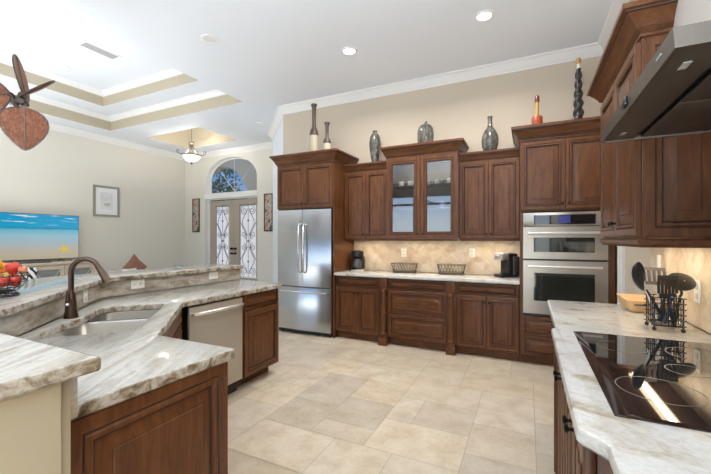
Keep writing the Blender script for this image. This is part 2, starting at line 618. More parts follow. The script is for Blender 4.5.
    def slab(self, poly, z0, z1, holes=(), bev=0.006, m=0, me=None):
        """a flat slab with eased edges, from a counter-clockwise outline"""
        def inset(pl, d):
            out = []
            n = len(pl)
            for i in range(n):
                a = Vector(pl[i]) - Vector(pl[i - 1])
                b = Vector(pl[(i + 1) % n]) - Vector(pl[i])
                na = Vector((-a.y, a.x)).normalized()
                nb = Vector((-b.y, b.x)).normalized()
                s = na + nb
                o = s / max(s.dot(na), 0.2)
                out.append((pl[i][0] + o.x * d, pl[i][1] + o.y * d))
            return out
        tops, bots = [], []
        for pl in [poly] + list(holes):
            levels = [(bev, z0), (0, z0 + bev), (0, z1 - bev), (bev * .3, z1 - bev * .3), (bev, z1)]
            rr = [[self.v((x, y, z)) for x, y in inset(pl, d)] for d, z in levels]
            n = len(pl)
            for i in range(len(rr) - 1):
                for k in range(n):
                    self.face([rr[i][k], rr[i][(k + 1) % n], rr[i + 1][(k + 1) % n], rr[i + 1][k]], m if me is None else me)
            bots.append(rr[0])
            tops.append(rr[-1])
        for group in (tops, bots):
            es = []
            for ring in group:
                for k in range(len(ring)):
                    a, b = ring[k], ring[(k + 1) % len(ring)]
                    e = self.bm.edges.get((a, b)) or self.bm.edges.new((a, b))
                    es.append(e)
            r = bmesh.ops.triangle_fill(self.bm, use_beauty=True, use_dissolve=True, edges=es)
            for g in r['geom']:
                if isinstance(g, bmesh.types.BMFace):
                    g.material_index = m
        return self

    def build(self, name, mats, parent=None, loc=None, rotz=None, ang=32, fix=True):
        bm = self.bm
        if fix:
            bmesh.ops.recalc_face_normals(bm, faces=bm.faces)
        a = radians(ang)
        for f in bm.faces:
            f.smooth = True
        for e in bm.edges:
            if len(e.link_faces) != 2 or e.calc_face_angle(0) > a:
                e.smooth = False
        me = bpy.data.meshes.new(name)
        bm.to_mesh(me)
        bm.free()
        for mm in (mats if isinstance(mats, (list, tuple)) else [mats]):
            me.materials.append(M[mm] if isinstance(mm, str) else mm)
        o = bpy.data.objects.new(name, me)
        COL.objects.link(o)
        if parent:
            o.parent = parent
        if loc:
            o.location = loc
        if rotz is not None:
            o.rotation_euler = (0, 0, rotz)
        return o


def tag(o, label, cat, group=None):
    o['label'] = label
    o['category'] = cat
    if group:
        o['group'] = group
    return o


def thing(name, label, cat, loc=(0, 0, 0), rotz=0.0, group=None):
    o = bpy.data.objects.new(name, None)
    o.empty_display_size = 0.1
    COL.objects.link(o)
    o.location = loc
    o.rotation_euler = (0, 0, rotz)
    return tag(o, label, cat, group)


def struct(name, mb, mats, **kw):
    o = mb.build(name, mats, **kw)
    if not kw.get('parent'):
        o['kind'] = 'structure'
    return o


def copy_thing(src, name_children=True):
    r = src.copy()
    COL.objects.link(r)
    for ch in list(src.children):
        c = ch.copy()
        COL.objects.link(c)
        c.parent = r
        for g in list(ch.children):
            d = g.copy()
            COL.objects.link(d)
            d.parent = c
    return r


def rounded(poly, radii, seg=6):
    out = []
    n = len(poly)
    for i in range(n):
        r = radii[i] if isinstance(radii, (list, tuple)) else radii
        p = Vector(poly[i])
        if r <= 0:
            out.append(tuple(p))
            continue
        a = (Vector(poly[i - 1]) - p).normalized()
        b = (Vector(poly[(i + 1) % n]) - p).normalized()
        ang = a.angle(b)
        d = r / math.tan(ang / 2)
        c = p + (a + b).normalized() * (r / sin(ang / 2))
        s, e = p + a * d - c, p + b * d - c
        tot = s.angle_signed(e)
        for k in range(seg + 1):
            t = -tot * k / seg
            out.append((c.x + s.x * cos(t) - s.y * sin(t), c.y + s.x * sin(t) + s.y * cos(t)))
    return out


# ================================================================== ROOM SHELL
# ---- floor: travertine in a random multi-size pattern
def build_floor():
    mb = MB()
    mb.quad((-8.6, YR - .3, FZ - .003), (1.2, YR - .3, FZ - .003), (1.2, 7.0, FZ - .003), (-8.6, 7.0, FZ - .003), 1)
    mb.quad((-8.6, YR - .3, -.1), (-8.6, 7.0, -.1), (1.2, 7.0, -.1), (1.2, YR - .3, -.1), 1)
    rnd = random.Random(21)
    g = 0.2035
    ox, oy = -1.38 - 35 * g, 0.09 - 16 * g
    nx, ny = 47, 50
    used = [[False] * ny for _ in range(nx)]
    tiles = []
    sizes = [(2, 3), (3, 2), (2, 2), (2, 2), (1, 2), (2, 1), (3, 2), (1, 1)]
    for j in range(ny):
        for i in range(nx):
            if used[i][j]:
                continue
            opts = sizes[:]
            rnd.shuffle(opts)
            opts = sorted(opts, key=lambda s: rnd.random() - (0.25 if s[0] * s[1] > 3 else 0) + (0.45 if s == (1, 1) else 0))
            opts.append((1, 1))
            for (w, h) in opts:
                if i + w <= nx and j + h <= ny and not any(used[a][b] for a in range(i, i + w) for b in range(j, j + h)):
                    break
            for a in range(i, i + w):
                for b in range(j, j + h):
                    used[a][b] = True
            tiles.append((ox + i * g, oy + j * g, w * g, h * g))
    lay = mb.bm.loops.layers.float_color.new('tile')
    e = 0.0022
    for (x, y, w, h) in tiles:
        x1, y1 = min(x + w, 1.15), min(y + h, 6.95)
        if x >= 1.15 or y >= 6.95:
            continue
        f = mb.quad((x + e, y + e, FZ), (x1 - e, y + e, FZ), (x1 - e, y1 - e, FZ), (x + e, y1 - e, FZ), 0)
        s = rnd.choice([0.86, 0.91, 0.96, 1.0, 1.03, 1.06, 1.09])
        wv = rnd.uniform(.0, .06)
        for l in f.loops:
            l[lay] = (s * (1 + wv * .5), s, s * (1 - wv), 1)
    struct('floor', mb, ['tile', 'grout'], fix=False)


build_floor()

# ---- ceiling with the stepped tray over the living room and the recess over the foyer
T1 = (-7.65, -1.60, -4.12, 4.38)      # outer tray: x0, y0, x1, y1
T2 = (-7.12, -1.10, -4.62, 3.95)      # inner tray
R1 = (-7.42, 5.00, -5.83, 6.03)       # foyer recess
Z1a, Z1b, Z2a, Z2b = 3.57, 3.84, 3.84, 4.10
RZ = 4.12


def build_ceiling():
    mb = MB()

    def slab(x0, y0, x1, y1, z):
        mb.quad((x0, y0, z), (x0, y1, z), (x1, y1, z), (x1, y0, z), 0)
    X0, X1, Y0, Y1 = -8.5, 1.1, YR - .2, 7.0
    slab(X0, Y0, X1, T1[1], CEIL)
    slab(X0, T1[1], T1[0], T1[3], CEIL)
    slab(T1[2], T1[1], X1, T1[3], CEIL)
    slab(X0, T1[3], X1, R1[1], CEIL)
    slab(X0, R1[1], R1[0], R1[3], CEIL)
    slab(R1[2], R1[1], X1, R1[3], CEIL)
    slab(X0, R1[3], X1, Y1, CEIL)

    def risers(r, z0, z1, m):
        x0, y0, x1, y1 = r
        for a, b in (((x0, y0), (x0, y1)), ((x0, y1), (x1, y1)), ((x1, y1), (x1, y0)), ((x1, y0), (x0, y0))):
            mb.quad((*a, z0), (*b, z0), (*b, z1), (*a, z1), m)
    risers(T1, Z1a, Z1b, 1)
    slab(T1[0], T1[1], T2[0], T1[3], Z1b)
    slab(T2[2], T1[1], T1[2], T1[3], Z1b)
    slab(T2[0], T1[1], T2[2], T2[1], Z1b)
    slab(T2[0], T2[3], T2[2], T1[3], Z1b)
    risers(T2, Z2a, Z2b, 1)
    slab(T2[0], T2[1], T2[2], T2[3], Z2b)
    risers(R1, CEIL, RZ, 1)
    slab(R1[0], R1[1], R1[2], R1[3], RZ)
    slab(X0, Y0, X1, Y1, 4.3)
    struct('ceiling', mb, ['white', 'tan'], fix=False)


build_ceiling()

CROWN = [(0.001, -.12), (.012, -.12), (.014, -.105), (.022, -.10), (.05, -.055), (.078, -.03), (.09, -.02), (.10, -.018), (.10, -.001), (.001, -.001)]


def crown(name, path, z, sc=1.0, closed=False):
    mb = MB()
    mb.sweep(path, [(o * sc, z + h * sc) for o, h in CROWN], closed)
    return struct(name, mb, 'trim')


# kitchen back wall turned into the diagonal wall, right wall
WD = (-3.69, YB)
WE = (-4.86, 6.04)
crown('trim_1', [WE, WD, (XR, YB), (XR, YR)], CEIL)
crown('trim_2', [(XL, YR), (XL, YF), (-3.2, YF)], CEIL)
crown('trim_3', [(T1[0], T1[1]), (T1[0], T1[3]), (T1[2], T1[3]), (T1[2], T1[1])], Z1b, 0.72, True)
crown('trim_4', [(T2[0], T2[1]), (T2[0], T2[3]), (T2[2], T2[3]), (T2[2], T2[1])], Z2b, 0.72, True)


def wall(name, x0, y0, x1, y1, m, z0=0.0, z1=CEIL + .02):
    mb = MB()
    mb.box(x0, y0, z0, x1, y1, z1)
    return struct(name, mb, m)


wall('wall_back', -3.70, YB, XR + .15, YB + .15, 'wall')
wall('wall_right', XR, YR, XR + .15, YB, 'wall')
wall('wall_left', XL - .15, YR, XL, YF + .15, 'wall_l')
mb = MB()
d45 = 0.10
mb.slab([(WD[0], WD[1]), (WD[0] + .15, WD[1] + .15), (WE[0] + .13, WE[1] + .13), WE], 0, CEIL + .02, bev=.004)
struct('wall_diagonal', mb, 'white')  # white puts the strong light on this wall into its colour

# ---- foyer wall with double doors and arched window above
DX0, DX1, DZ = -7.47, -5.745, 2.40      # door opening
AX0, AX1, AZ0 = -7.43, -5.76, 2.52     # arched window
AR = (AX1 - AX0) / 2
ACX = (AX0 + AX1) / 2
ASP = 2.86                              # spring line; rise is flatter than a half circle
ARISE = 0.53


def arch_pts(x0, x1, zs, rise, n=20, grow=0.0):
    c, r = (x0 + x1) / 2, (x1 - x0) / 2 + grow
    return [(c - r * cos(pi * i / n), zs + (rise + grow) * sin(pi * i / n)) for i in range(n + 1)]


def build_foyer_wall():
    mb = MB()
    for y, flip in ((YF, 0), (YF + .19, 1)):
        def q(*p):
            p = [(x, y, z) for x, z in p]
            mb.face([mb.v(c) for c in (p if not flip else p[::-1])])
        q((XL, 0), (DX0, 0), (DX0, CEIL + .02), (XL, CEIL + .02))
        q((DX1, 0), (-2.9, 0), (-2.9, CEIL + .02), (DX1, CEIL + .02))
        q((DX0, DZ), (DX1, DZ), (DX1, AZ0), (DX0, AZ0))
        q((DX0, AZ0), (AX0, AZ0), (AX0, CEIL + .02), (DX0, CEIL + .02))
        q((AX1, AZ0), (DX1, AZ0), (DX1, CEIL + .02), (AX1, CEIL + .02))
        top = arch_pts(AX0, AX1, ASP, ARISE)
        for a, b in zip(top[:-1], top[1:]):
            q(a, b, (b[0], CEIL + .02), (a[0], CEIL + .02))
    loop = [(AX0, AZ0)] + arch_pts(AX0, AX1, ASP, ARISE) + [(AX1, AZ0)]
    for a, b in zip(loop, loop[1:] + loop[:1]):
        mb.quad((a[0], YF, a[1]), (b[0], YF, b[1]), (b[0], YF + .19, b[1]), (a[0], YF + .19, a[1]), 1)
    lp = [(DX0, 0), (DX0, DZ), (DX1, DZ), (DX1, 0)]
    for a, b in zip(lp[:-1], lp[1:]):
        mb.quad((a[0], YF, a[1]), (b[0], YF, b[1]), (b[0], YF + .19, b[1]), (a[0], YF + .19, a[1]), 1)
    struct('wall_foyer', mb, ['wall_l', 'trim'], fix=False)


build_foyer_wall()


def build_arch_window():
    t = bpy.data.objects.new('window_1', None)
    COL.objects.link(t)
    t['kind'] = 'structure'
    mb = MB()
    outer = [(AX0 + .002, AZ0 + .002)] + arch_pts(AX0 + .002, AX1 - .002, ASP, ARISE - .002) + [(AX1 - .002, AZ0 + .002)]
    inner = [(AX0 + .02, AZ0 + .02)] + arch_pts(AX0 + .02, AX1 - .02, ASP, ARISE - .02) + [(AX1 - .02, AZ0 + .02)]
    rings = []
    for pts, y in ((outer, YF + .16), (outer, YF + .13), (inner, YF + .13), (inner, YF + .16)):
        rings.append([(x, y, z) for x, z in pts])
    mb.loops(rings)
    mb.build('window_frame', 'trim', t)
    mb = MB()
    z0 = AZ0 + .02
    mb.box(ACX - .008, YF + .139, z0, ACX + .008, YF + .150, ASP + ARISE - .02)
    for sgn in (-1, 1):
        mb.tube([(ACX, YF + .145, z0 + .02), (ACX + sgn * .58, YF + .145, ASP + ARISE * .66)], .008, 6)
    mb.build('muntin', 'grey', t)
    mb = MB()
    pl = [(AX0 + .005, AZ0 + .005)] + arch_pts(AX0 + .005, AX1 - .005, ASP, ARISE - .005) + [(AX1 - .005, AZ0 + .005)]
    mb.face([mb.v((x, YF + .155, z)) for x, z in pl])
    mb.build('pane', 'clear', t)


build_arch_window()


def spiral(c, r0, turns, start, hand, n=18):
    return [(c[0] + r0 * (1 - .8 * i / n) * cos(start + hand * 2 * pi * turns * i / n), c[1] + r0 * (1 - .8 * i / n) * sin(start + hand * 2 * pi * turns * i / n)) for i in range(n + 1)]


def build_door(idx, x0, x1, hand):
    w = x1 - x0
    t = bpy.data.objects.new('door_%d' % idx, None)
    COL.objects.link(t)
    t.location = (x0, YF + .135, FZ)
    t['kind'] = 'structure'
    H = DZ - FZ - .05
    gx0, gx1, gz0, gz1 = (.20, w - .155, .40, 2.20) if hand > 0 else (.175, w - .10, .40, 2.20)
    mb = MB()
    for (a, b, c, d) in ((0, 0, gx0, H), (gx1, 0, w, H), (gx0, 0, gx1, gz0), (gx0, gz1, gx1, H)):
        mb.box(a, 0, b, c, .045, d)
    mb.build('door_leaf', 'doorpaint', t)
    mb = MB()
    mb.box(gx0, .018, gz0, gx1, .026, gz1)
    mb.build('pane', 'frost', t)
    mb = MB()
    cx = (gx0 + gx1) / 2
    hw = (gx1 - gx0) / 2 - .02
    y = .006
    def P(pts, r=.0065):
        mb.tube([(cx + a, y, gz0 + b) for a, b in pts], r, 5)
    h = gz1 - gz0
    P([(-hw, .02), (hw, .02), (hw, h - .02), (-hw, h - .02), (-hw, .02)], .006)
    P([(0, .02), (0, h - .02)], .005)
    for s in (-1, 1):
        for (zc, st, hd) in ((.16, 0, 1), (h - .16, 0, -1)):
            P([(s * a, b) for a, b in spiral((hw * .5, zc), hw * .42, 1.6, -pi / 2 * hd, hd)])
        P([(s * hw * (.12 + .62 * sin(pi * k / 20) ** 2), .10 + .68 * k / 20) for k in range(21)])
        P([(s * hw * (.12 + .62 * sin(pi * k / 20) ** 2), h - .10 - .68 * k / 20) for k in range(21)])
        for zc, hd in ((h / 2 + .15, -1), (h / 2 - .15, 1)):
            P([(s * a, b) for a, b in spiral((hw * .55, zc), hw * .36, 1.5, pi / 2 * hd, hd)])
        P([(s * hw * .95, h * .25 + .9 * k / 16) if k in (0, 16) else (s * hw * (.95 - .75 * sin(pi * k / 16)), h * .25 + .9 * k / 16) for k in range(17)])
    for zc in (h * .22, h * .5, h * .78):
        mb.ball((cx, y, gz0 + zc), .022, 8, 6)
    mb.build('ironwork', 'iron', t)
    hx = w - .055 if hand > 0 else .055
    for hz, r in ((.99, .028), (1.11, .03)):
        mb = MB()
        mb.lathe([(r, 0), (r, -.012), (r * .6, -.016), (r * .6, -.03), (r * .9, -.04), (r * .8, -.06), (.004, -.065)], (hx, 0, hz), 12, 'y')
        mb.build('door_handle' if hz < 1.05 else 'deadbolt', 'bronze', t)


build_door(1, DX0 + .035, (DX0 + DX1) / 2 - .003, 1)
build_door(2, (DX0 + DX1) / 2 + .003, DX1 - .035, -1)
mb = MB()
mb.box(DX0 + .001, YF - .012, DZ - .005, DX1 - .001, YF - .001, AZ0 + .005)
mb.box(DX0 + .001, YF + .12, FZ, DX0 + .033, YF + .18, DZ - .001)
mb.box(DX1 - .033, YF + .12, FZ, DX1 - .001, YF + .18, DZ - .001)
mb.box(DX0 + .034, YF + .12, DZ - .028, DX1 - .034, YF + .18, DZ - .001)
struct('trim_5', mb, 'trim')

# ---- porch outside the front door and the garden trees
def build_porch():
    mb = MB()
    y = 9.0
    ax0, ax1, zs, rise = -10.65, -8.25, 2.62, 1.22
    top = arch_pts(ax0, ax1, zs, rise, 24)
    for yy in (y, y + .30):
        for pts in ([(-13, 0), (ax0, 0), (ax0, 4.25), (-13, 4.25)], [(ax1, 0), (-3, 0), (-3, 4.25), (ax1, 4.25)]):
            mb.face([mb.v((a, yy, b)) for a, b in pts])
        for a, b in zip(top[:-1], top[1:]):
            mb.face([mb.v((a[0], yy, a[1])), mb.v((b[0], yy, b[1])), mb.v((b[0], yy, 4.25)), mb.v((a[0], yy, 4.25))])
    lp = [(ax0, 0)] + top + [(ax1, 0)]
    for a, b in zip(lp[:-1], lp[1:]):
        mb.quad((a[0], y, a[1]), (b[0], y, b[1]), (b[0], y + .30, b[1]), (a[0], y + .30, a[1]))
    struct('wall_porch', mb, 'stucco', fix=False)
    mb = MB()
    mb.quad((-25, 7.0, -.02), (4, 7.0, -.02), (4, 40, -.02), (-25, 40, -.02))
    struct('ground', mb, 'stucco')


build_porch()


def leafm(name, a, b):
    m, nt, bs = new_mat(name)
    oi = nt.nodes.new('ShaderNodeNewGeometry')
    nt.links.new(ramp(nt, oi.outputs['Random Per Island'], [(0, a), (1, b)]), bs.inputs['Base Color'])
    bs.inputs['Roughness'].default_value = 0.6
    return m


M['leaf'] = leafm('tree_leaves', (0.02, 0.04, 0.015), (0.08, 0.14, 0.05))


def tree(loc, h, r, label, seed):
    rnd = random.Random(seed)
    t = thing('garden_tree', label, 'tree', loc)
    mb = MB()
    mb.tube([(0, 0, 0), (.05, .02, h * .4), (-.03, .04, h * .8)], [.12, .09, .03], 8)
    for k in range(5):
        a = k * 1.3
        mb.tube([(0, 0, h * .45), (cos(a) * r * .5, sin(a) * r * .5, h * .72)], [.05, .015], 6)
    mb.build('trunk', 'bark', t)
    mb = MB()
    cl = [(rnd.gauss(0, .42) * r, rnd.gauss(0, .42) * r, h * .72 + rnd.gauss(0, .38) * r) for _ in range(16)]
    for _ in range(2600):
        c = rnd.choice(cl)
        p = Vector((c[0] + rnd.gauss(0, .16) * r, c[1] + rnd.gauss(0, .16) * r, c[2] + rnd.gauss(0, .15) * r))
        u = Vector((rnd.gauss(0, 1), rnd.gauss(0, 1), rnd.gauss(0, 1))).normalized() * .09
        v = u.orthogonal().normalized() * .045
        mb.face([mb.v(p - u), mb.v(p + v), mb.v(p + u), mb.v(p - v)])
    mb.build('foliage', 'leaf', t, fix=False)


tree((-14.2, 13.4, -.02), 4.7, 1.6, 'garden tree filling the left side of the arched window', 1)
tree((-11.4, 12.6, -.02), 4.0, .8, 'shorter garden tree rising in the middle of the arched window', 2)

# ---- rear wall behind the camera: glass doors to the lanai, seen only in reflections
mb = MB()
mb.box(XL, YR - .12, 3.36, XR, YR, CEIL + .02)
for x0, x1 in ((XL, -8.0), (-3.6, -3.2), (.6, XR)):
    mb.box(x0, YR - .12, 0, x1, YR, 3.36)
struct('wall_rear', mb, 'wall_l')
for i, (x0, x1) in enumerate(((-8.0, -3.6), (-3.2, .6))):
    mb = MB()
    n = 3
    for k in range(n + 1):
        x = x0 + (x1 - x0) * k / n
        mb.box(max(x - .04, x0), YR - .10, FZ, min(x + .04, x1), YR - .04, 3.36)
    mb.box(x0, YR - .10, 3.28, x1, YR - .04, 3.36)
    mb.box(x0, YR - .10, FZ, x1, YR - .04, FZ + .08)
    struct('window_%d' % (i + 2), mb, 'bronze')

mb = MB()
mb.box(-10, -7.2, 3.30, 3, YR - .13, 3.42)
struct('lanai_roof', mb, 'soffit')
mb = MB()
for x in (-9.5, -7.0, -4.6, -2.2, .2, 2.6):
    mb.box(x - .04, -7.3, 0, x + .04, -7.22, 3.6)
    mb.tube([(x, -7.26, 3.3), (x + .8, -7.26, 2.98)], .03, 6)
mb.box(-10, -7.3, 2.92, 3, -7.22, 3.02)
struct('lanai_frame', mb, 'bronze')
mb = MB()
mb.quad((-14, -16, -.03), (6, -16, -.03), (6, YR - .35, -.03), (-14, YR - .35, -.03))
struct('patio_deck', mb, 'stucco')

# ---- painted chase above the range hood
mb = MB()
mb.box(.582, .25, 1.880, XR - .001, 2.045, CEIL - .001)
struct('wall_chase', mb, 'chase')

# ---- tiled backsplashes (fixed to the walls)
mb = MB()
mb.box(-2.372, YB - .012, CT + .002, -.082, YB - .001, 1.40)
struct('trim_6', mb, 'splash_y')
mb = MB()
mb.box(XR - .012, -.5, CT + .002, XR - .001, 3.22, 1.88)
struct('trim_7', mb, 'splash_x')
# door casing on the right wall beyond the worktop
mb = MB()
mb.box(XR - .022, 4.02, FZ, XR - .001, 4.22, 2.45)
struct('trim_8', mb, 'trim')


# ================================================================== CABINETS
def Tside(w):
    """local frame for a panel that faces +x at x = w"""
    return Matrix.Translation((w, 0, 0)) @ Matrix.Rotation(radians(90), 4, 'Z')


def add_knob(parent, x, y, z):
    mb = MB()
    mb.lathe([(.008, 0), (.008, -.003), (.005, -.006), (.005, -.014), (.013, -.019), (.014, -.024), (.009, -.029), (.002, -.030)], (x, y, z), 10, 'y')
    return mb.build('knob', 'bronze', parent)


def add_pull(parent, x, y, z, l=.09):
    mb = MB()
    mb.tube([(x - l / 2, y, z), (x - l / 2, y - .022, z), (x - l / 2 + .012, y - .028, z), (x + l / 2 - .012, y - .028, z), (x + l / 2, y - .022, z), (x + l / 2, y, z)], .005, 6)
    return mb.build('pull', 'bronze', parent)


def add_door(root, x0, z0, x1, z1, knob=None, fw=.055, name='door', t=.02):
    mb = MB()
    mb.panel(x0, z0, x1, z1, t, fw, y=-.001)
    d = mb.build(name, ['wood_h' if name == 'drawer' else 'wood', 'glaze'], root)
    if knob:
        add_knob(d, knob[0], -.001 - t, knob[1])
    return d


def add_drawer(root, x0, z0, x1, z1, fw=.04, pull=True):
    d = add_door(root, x0, z0, x1, z1, None, fw, 'drawer')
    if pull:
        add_pull(d, (x0 + x1) / 2, -.021, (z0 + z1) / 2, .085)
    return d


def add_body(root, w, d, z0, z1, x0=0.0, mat='wood', name='body'):
    mb = MB()
    mb.box(x0, 0, z0, w, d, z1, 0, .0015)
    return mb.build(name, mat, root)


def crown_prof(z0, h, out):
    p = [(0, 0), (.10, 0), (.12, .09), (.08, .11), (.08, .14), (.22, .20), (.30, .25), (.27, .27), (.29, .30), (.60, .60), (.76, .70), (.74, .725), (.80, .75), (.82, .79), (.98, .82), (1, .86), (1, .985), (.96, 1), (0, 1)]
    g = (2, 3, 6, 7, 11, 12)
    return [(o * out + .0005, z0 + z * h) for o, z in p], [1 if i in g else 0 for i in range(len(p))]


def add_crown(root, path, z0, h, out=.08):
    mb = MB()
    pr, km = crown_prof(z0, h, out)
    mb.sweep(path, pr, km=km)
    return mb.build('crown', ['wood_h', 'glaze'], root)


def toe(root, w, d, rec=.05, x0=0.0):
    mb = MB()
    mb.box(x0, rec, FZ, w, d, FZ + .101)
    return mb.build('toe_kick', 'wood_h', root)


def light_bar(root, x0, x1, y, z, power, size_y=.03, lens=True):
    mb = MB()
    mb.box(x0, y - .032, z - .012, x1, y + .032, z - .001)
    o = mb.build('light_bar', 'warmlamp', root)
    l = area_light('under_cabinet_light', ((x0 + x1) / 2, y, z - .016), (0, 0, 0), x1 - x0, .03, power, (1.0, .82, .58), 165)
    l.parent = root
    return o



YU = 4.562      # upper cabinet faces on the back wall
YBASE = 4.29    # base cabinet faces on the back wall
UZ = 1.375      # underside of the upper cabinets


def upper(name, label, x0, x1, yf, ztop, crown_h, crown_out, ends):
    w, d = x1 - x0, YB - .002 - yf
    r = thing(name, label, 'cabinet', (x0, yf, 0))
    add_body(r, w, d, UZ, ztop + crown_h - .006)
    m = w / 2
    zd = ztop - .005
    add_door(r, .006, UZ + .006, m - .0015, zd, (m - .03, UZ + .055))
    add_door(r, m + .0015, UZ + .006, w - .006, zd, (m + .03, UZ + .055))
    add_crown(r, ends(w, d), ztop, crown_h, crown_out)
    mb = MB()
    mb.box(.001, .001, UZ - .028, w - .001, .021, UZ - .001, 0, .003)
    mb.build('light_rail', 'wood_h', r)
    light_bar(r, .08, w - .08, .10, UZ, 1.9)
    return r


front_only = lambda w, d: [(0.001, 0), (w - .001, 0)]
u_left = upper('upper_cabinet', 'two-door cherry wall cabinet between the fridge panel and the glass-door cabinet', -2.372, -1.703, YU, 2.31, .115, .055, front_only)
u_right = upper('upper_cabinet', 'two-door cherry wall cabinet between the glass-door cabinet and the oven tower', -.770, -.084, YU, 2.31, .115, .055, front_only)

# ---- glass-door cabinet
GX0, GX1, GY = -1.70, -.773, 4.482
gw, gd = GX1 - GX0, YB - .002 - GY
gc = thing('glass_cabinet', 'taller cherry wall cabinet with two glass doors showing cups inside', 'cabinet', (GX0, GY, 0))
mb = MB()
GT = 2.43
mb.box(0, 0.001, UZ, .018, gd, GT)
mb.box(gw - .018, 0.001, UZ, gw, gd, GT)
mb.box(.018, gd - .012, UZ, gw - .018, gd, GT)
mb.box(.018, 0.001, UZ, gw - .018, gd - .012, UZ + .018)
mb.box(.018, 0.001, GT - .018, gw - .018, gd - .012, GT)
mb.box(gw / 2 - .02, 0.001, UZ + .018, gw / 2 + .02, .02, GT - .018)
mb.box(0, 0, GT, gw, gd, GT + .148)
mb.build('body', 'woodgrey', gc)
for k, (a, b) in enumerate(((.004, gw / 2 - .0015), (gw / 2 + .0015, gw - .004))):
    mb = MB()
    mb.panel(a, UZ + .006, b, GT - .006, .02, .072, y=-.001, hole=True)
    inn = .075
    d = mb.build('door', ['wood', 'glaze'], gc)
    mb = MB()
    mb.box(a + inn, -.010, UZ + .006 + inn, b - inn, -.007, GT - .006 - inn)
    mb.build('pane', 'pane', d)
    add_knob(d, gw / 2 + (-.032 if k == 0 else .032), -.021, UZ + .06)
add_crown(gc, [(0, gd - .002), (0, 0), (gw, 0), (gw, gd - .002)], GT, .155, .075)
mb = MB()
mb.box(.001, .001, UZ - .028, gw - .001, .021, UZ - .001, 0, .003)
mb.build('light_rail', 'wood_h', gc)
light_bar(gc, .08, gw - .08, .18, UZ, 2.1)
area_light('cabinet_fill', (gw / 2, .22, GT - .025), (0, 0, 0), .5, .05, 1.6, (1.0, .95, .88)).parent = gc  # added fill light to brighten the cabinet interior, no fitted lamp
SH = (1.765, 2.075)
for z in SH:
    mb = MB()
    mb.box(.020, .05, z - .010, gw - .020, gd - .014, z)
    mb.build('glass_shelf', 'dish', gc)



# ---- cabinet above and beside the refrigerator
FX0, FX1, FY = -3.325, -2.375, 4.25
fw_, fd = FX1 - FX0, YB - .002 - FY
fc = thing('fridge_cabinet', 'two-door cherry cabinet with deep crown built over the stainless refrigerator', 'cabinet', (FX0, FY, 0))
mb = MB()
mb.box(0, 0, 1.80, fw_, fd, 2.575, 0, .0015)
mb.box(fw_ - .018, 0, FZ, fw_, fd, 1.80)
mb.box(0, .03, FZ, .012, fd, 1.80)
mb.build('body', 'wood', fc)
add_door(fc, .006, 1.815, fw_ / 2 - .002, 2.412, (fw_ / 2 - .03, 1.87))
add_door(fc, fw_ / 2 + .002, 1.815, fw_ - .020, 2.412, (fw_ / 2 + .03, 1.87))
add_crown(fc, [(0, fd - .002), (0, 0), (fw_, 0), (fw_, fd - .002)], 2.428, .152, .085)

# ---- oven tower
OX0, OX1, OY = -.080, .775, 4.29
ow, od = OX1 - OX0, YB - .002 - OY
oc = thing('oven_cabinet', 'tall cherry cabinet tower holding the double wall oven', 'cabinet', (OX0, OY, 0))
mb = MB()
mb.box(0, 0, 1.665, ow, od, 2.575, 0, .0015)
mb.box(0, 0, FZ + .10, ow, od, .545)
mb.box(0, 0, .545, .030, od, 1.665)
mb.box(.795, 0, .545, ow, od, 1.665)
mb.box(.030, od - .012, .545, .795, od, 1.665)
mb.build('body', 'wood', oc)
add_door(oc, .010, 1.685, ow / 2 - .002, 2.412, (ow / 2 - .03, 1.745))
add_door(oc, ow / 2 + .002, 1.685, ow - .020, 2.412, (ow / 2 + .03, 1.745))
add_crown(oc, [(0, od - .002), (0, 0), (ow, 0)], 2.428, .152, .085)
add_drawer(oc, .022, .335, ow - .06, .535)
add_drawer(oc, .022, .125, ow - .06, .325)
toe(oc, ow, od)

# ---- base cabinets on the back wall
def base(name, label, x0, x1, layout):
    w, d = x1 - x0, YB - .002 - YBASE
    r = thing(name, label, 'cabinet', (x0, YBASE, 0))
    add_body(r, w, d, FZ + .10, .870)
    toe(r, w, d)
    layout(r, w)
    return r


def drawer_doors(r, w):
    add_drawer(r, .012, .735, w - .012, .858)
    m = w / 2
    add_door(r, .012, .135, m - .002, .722, (m - .03, .655))
    add_door(r, m + .002, .135, w - .012, .722, (m + .03, .655))


def three_drawers(r, w):
    add_drawer(r, .115, .735, w - .115, .858)
    add_drawer(r, .115, .435, w - .115, .720)
    add_drawer(r, .115, .135, w - .115, .420)
    for x in (.003, w - .103):
        mb = MB()
        mb.box(x, -.030, .735, x + .10, -.001, .868, 0, .003)
        mb.box(x - .004, -.075, FZ, x + .104, -.001, FZ + .095, 0, .003)
        mb.box(x + .006, -.055, FZ + .095, x + .094, -.001, FZ + .125, 0, .006)
        prof = [(.030, FZ + .125), (.040, FZ + .14), (.040, FZ + .155), (.030, FZ + .17), (.034, .30), (.038, .45), (.036, .60), (.030, .685), (.040, .70), (.040, .715), (.032, .735)]
        mb.lathe(prof, (x + .05, -.032, 0), 14)
        mb.build('pilaster', 'wood', r)


base('base_cabinet', 'cherry base cabinet with one drawer over two doors beside the refrigerator', -2.370, -1.716, drawer_doors)
base('drawer_cabinet', 'cherry base unit of three wide drawers flanked by turned pilasters', -1.714, -.760, three_drawers)
base('base_cabinet', 'cherry base cabinet with one drawer over two doors beside the oven tower', -.758, -.084, drawer_doors)

mb = MB()
mb.slab([(-2.371, 4.245), (-.083, 4.245), (-.083, YB - .013), (-2.371, YB - .013)], .874, CT, bev=.008)
tag(mb.build('countertop', 'granite_r'), 'pale granite worktop along the back wall under the tiled splashback', 'countertop')

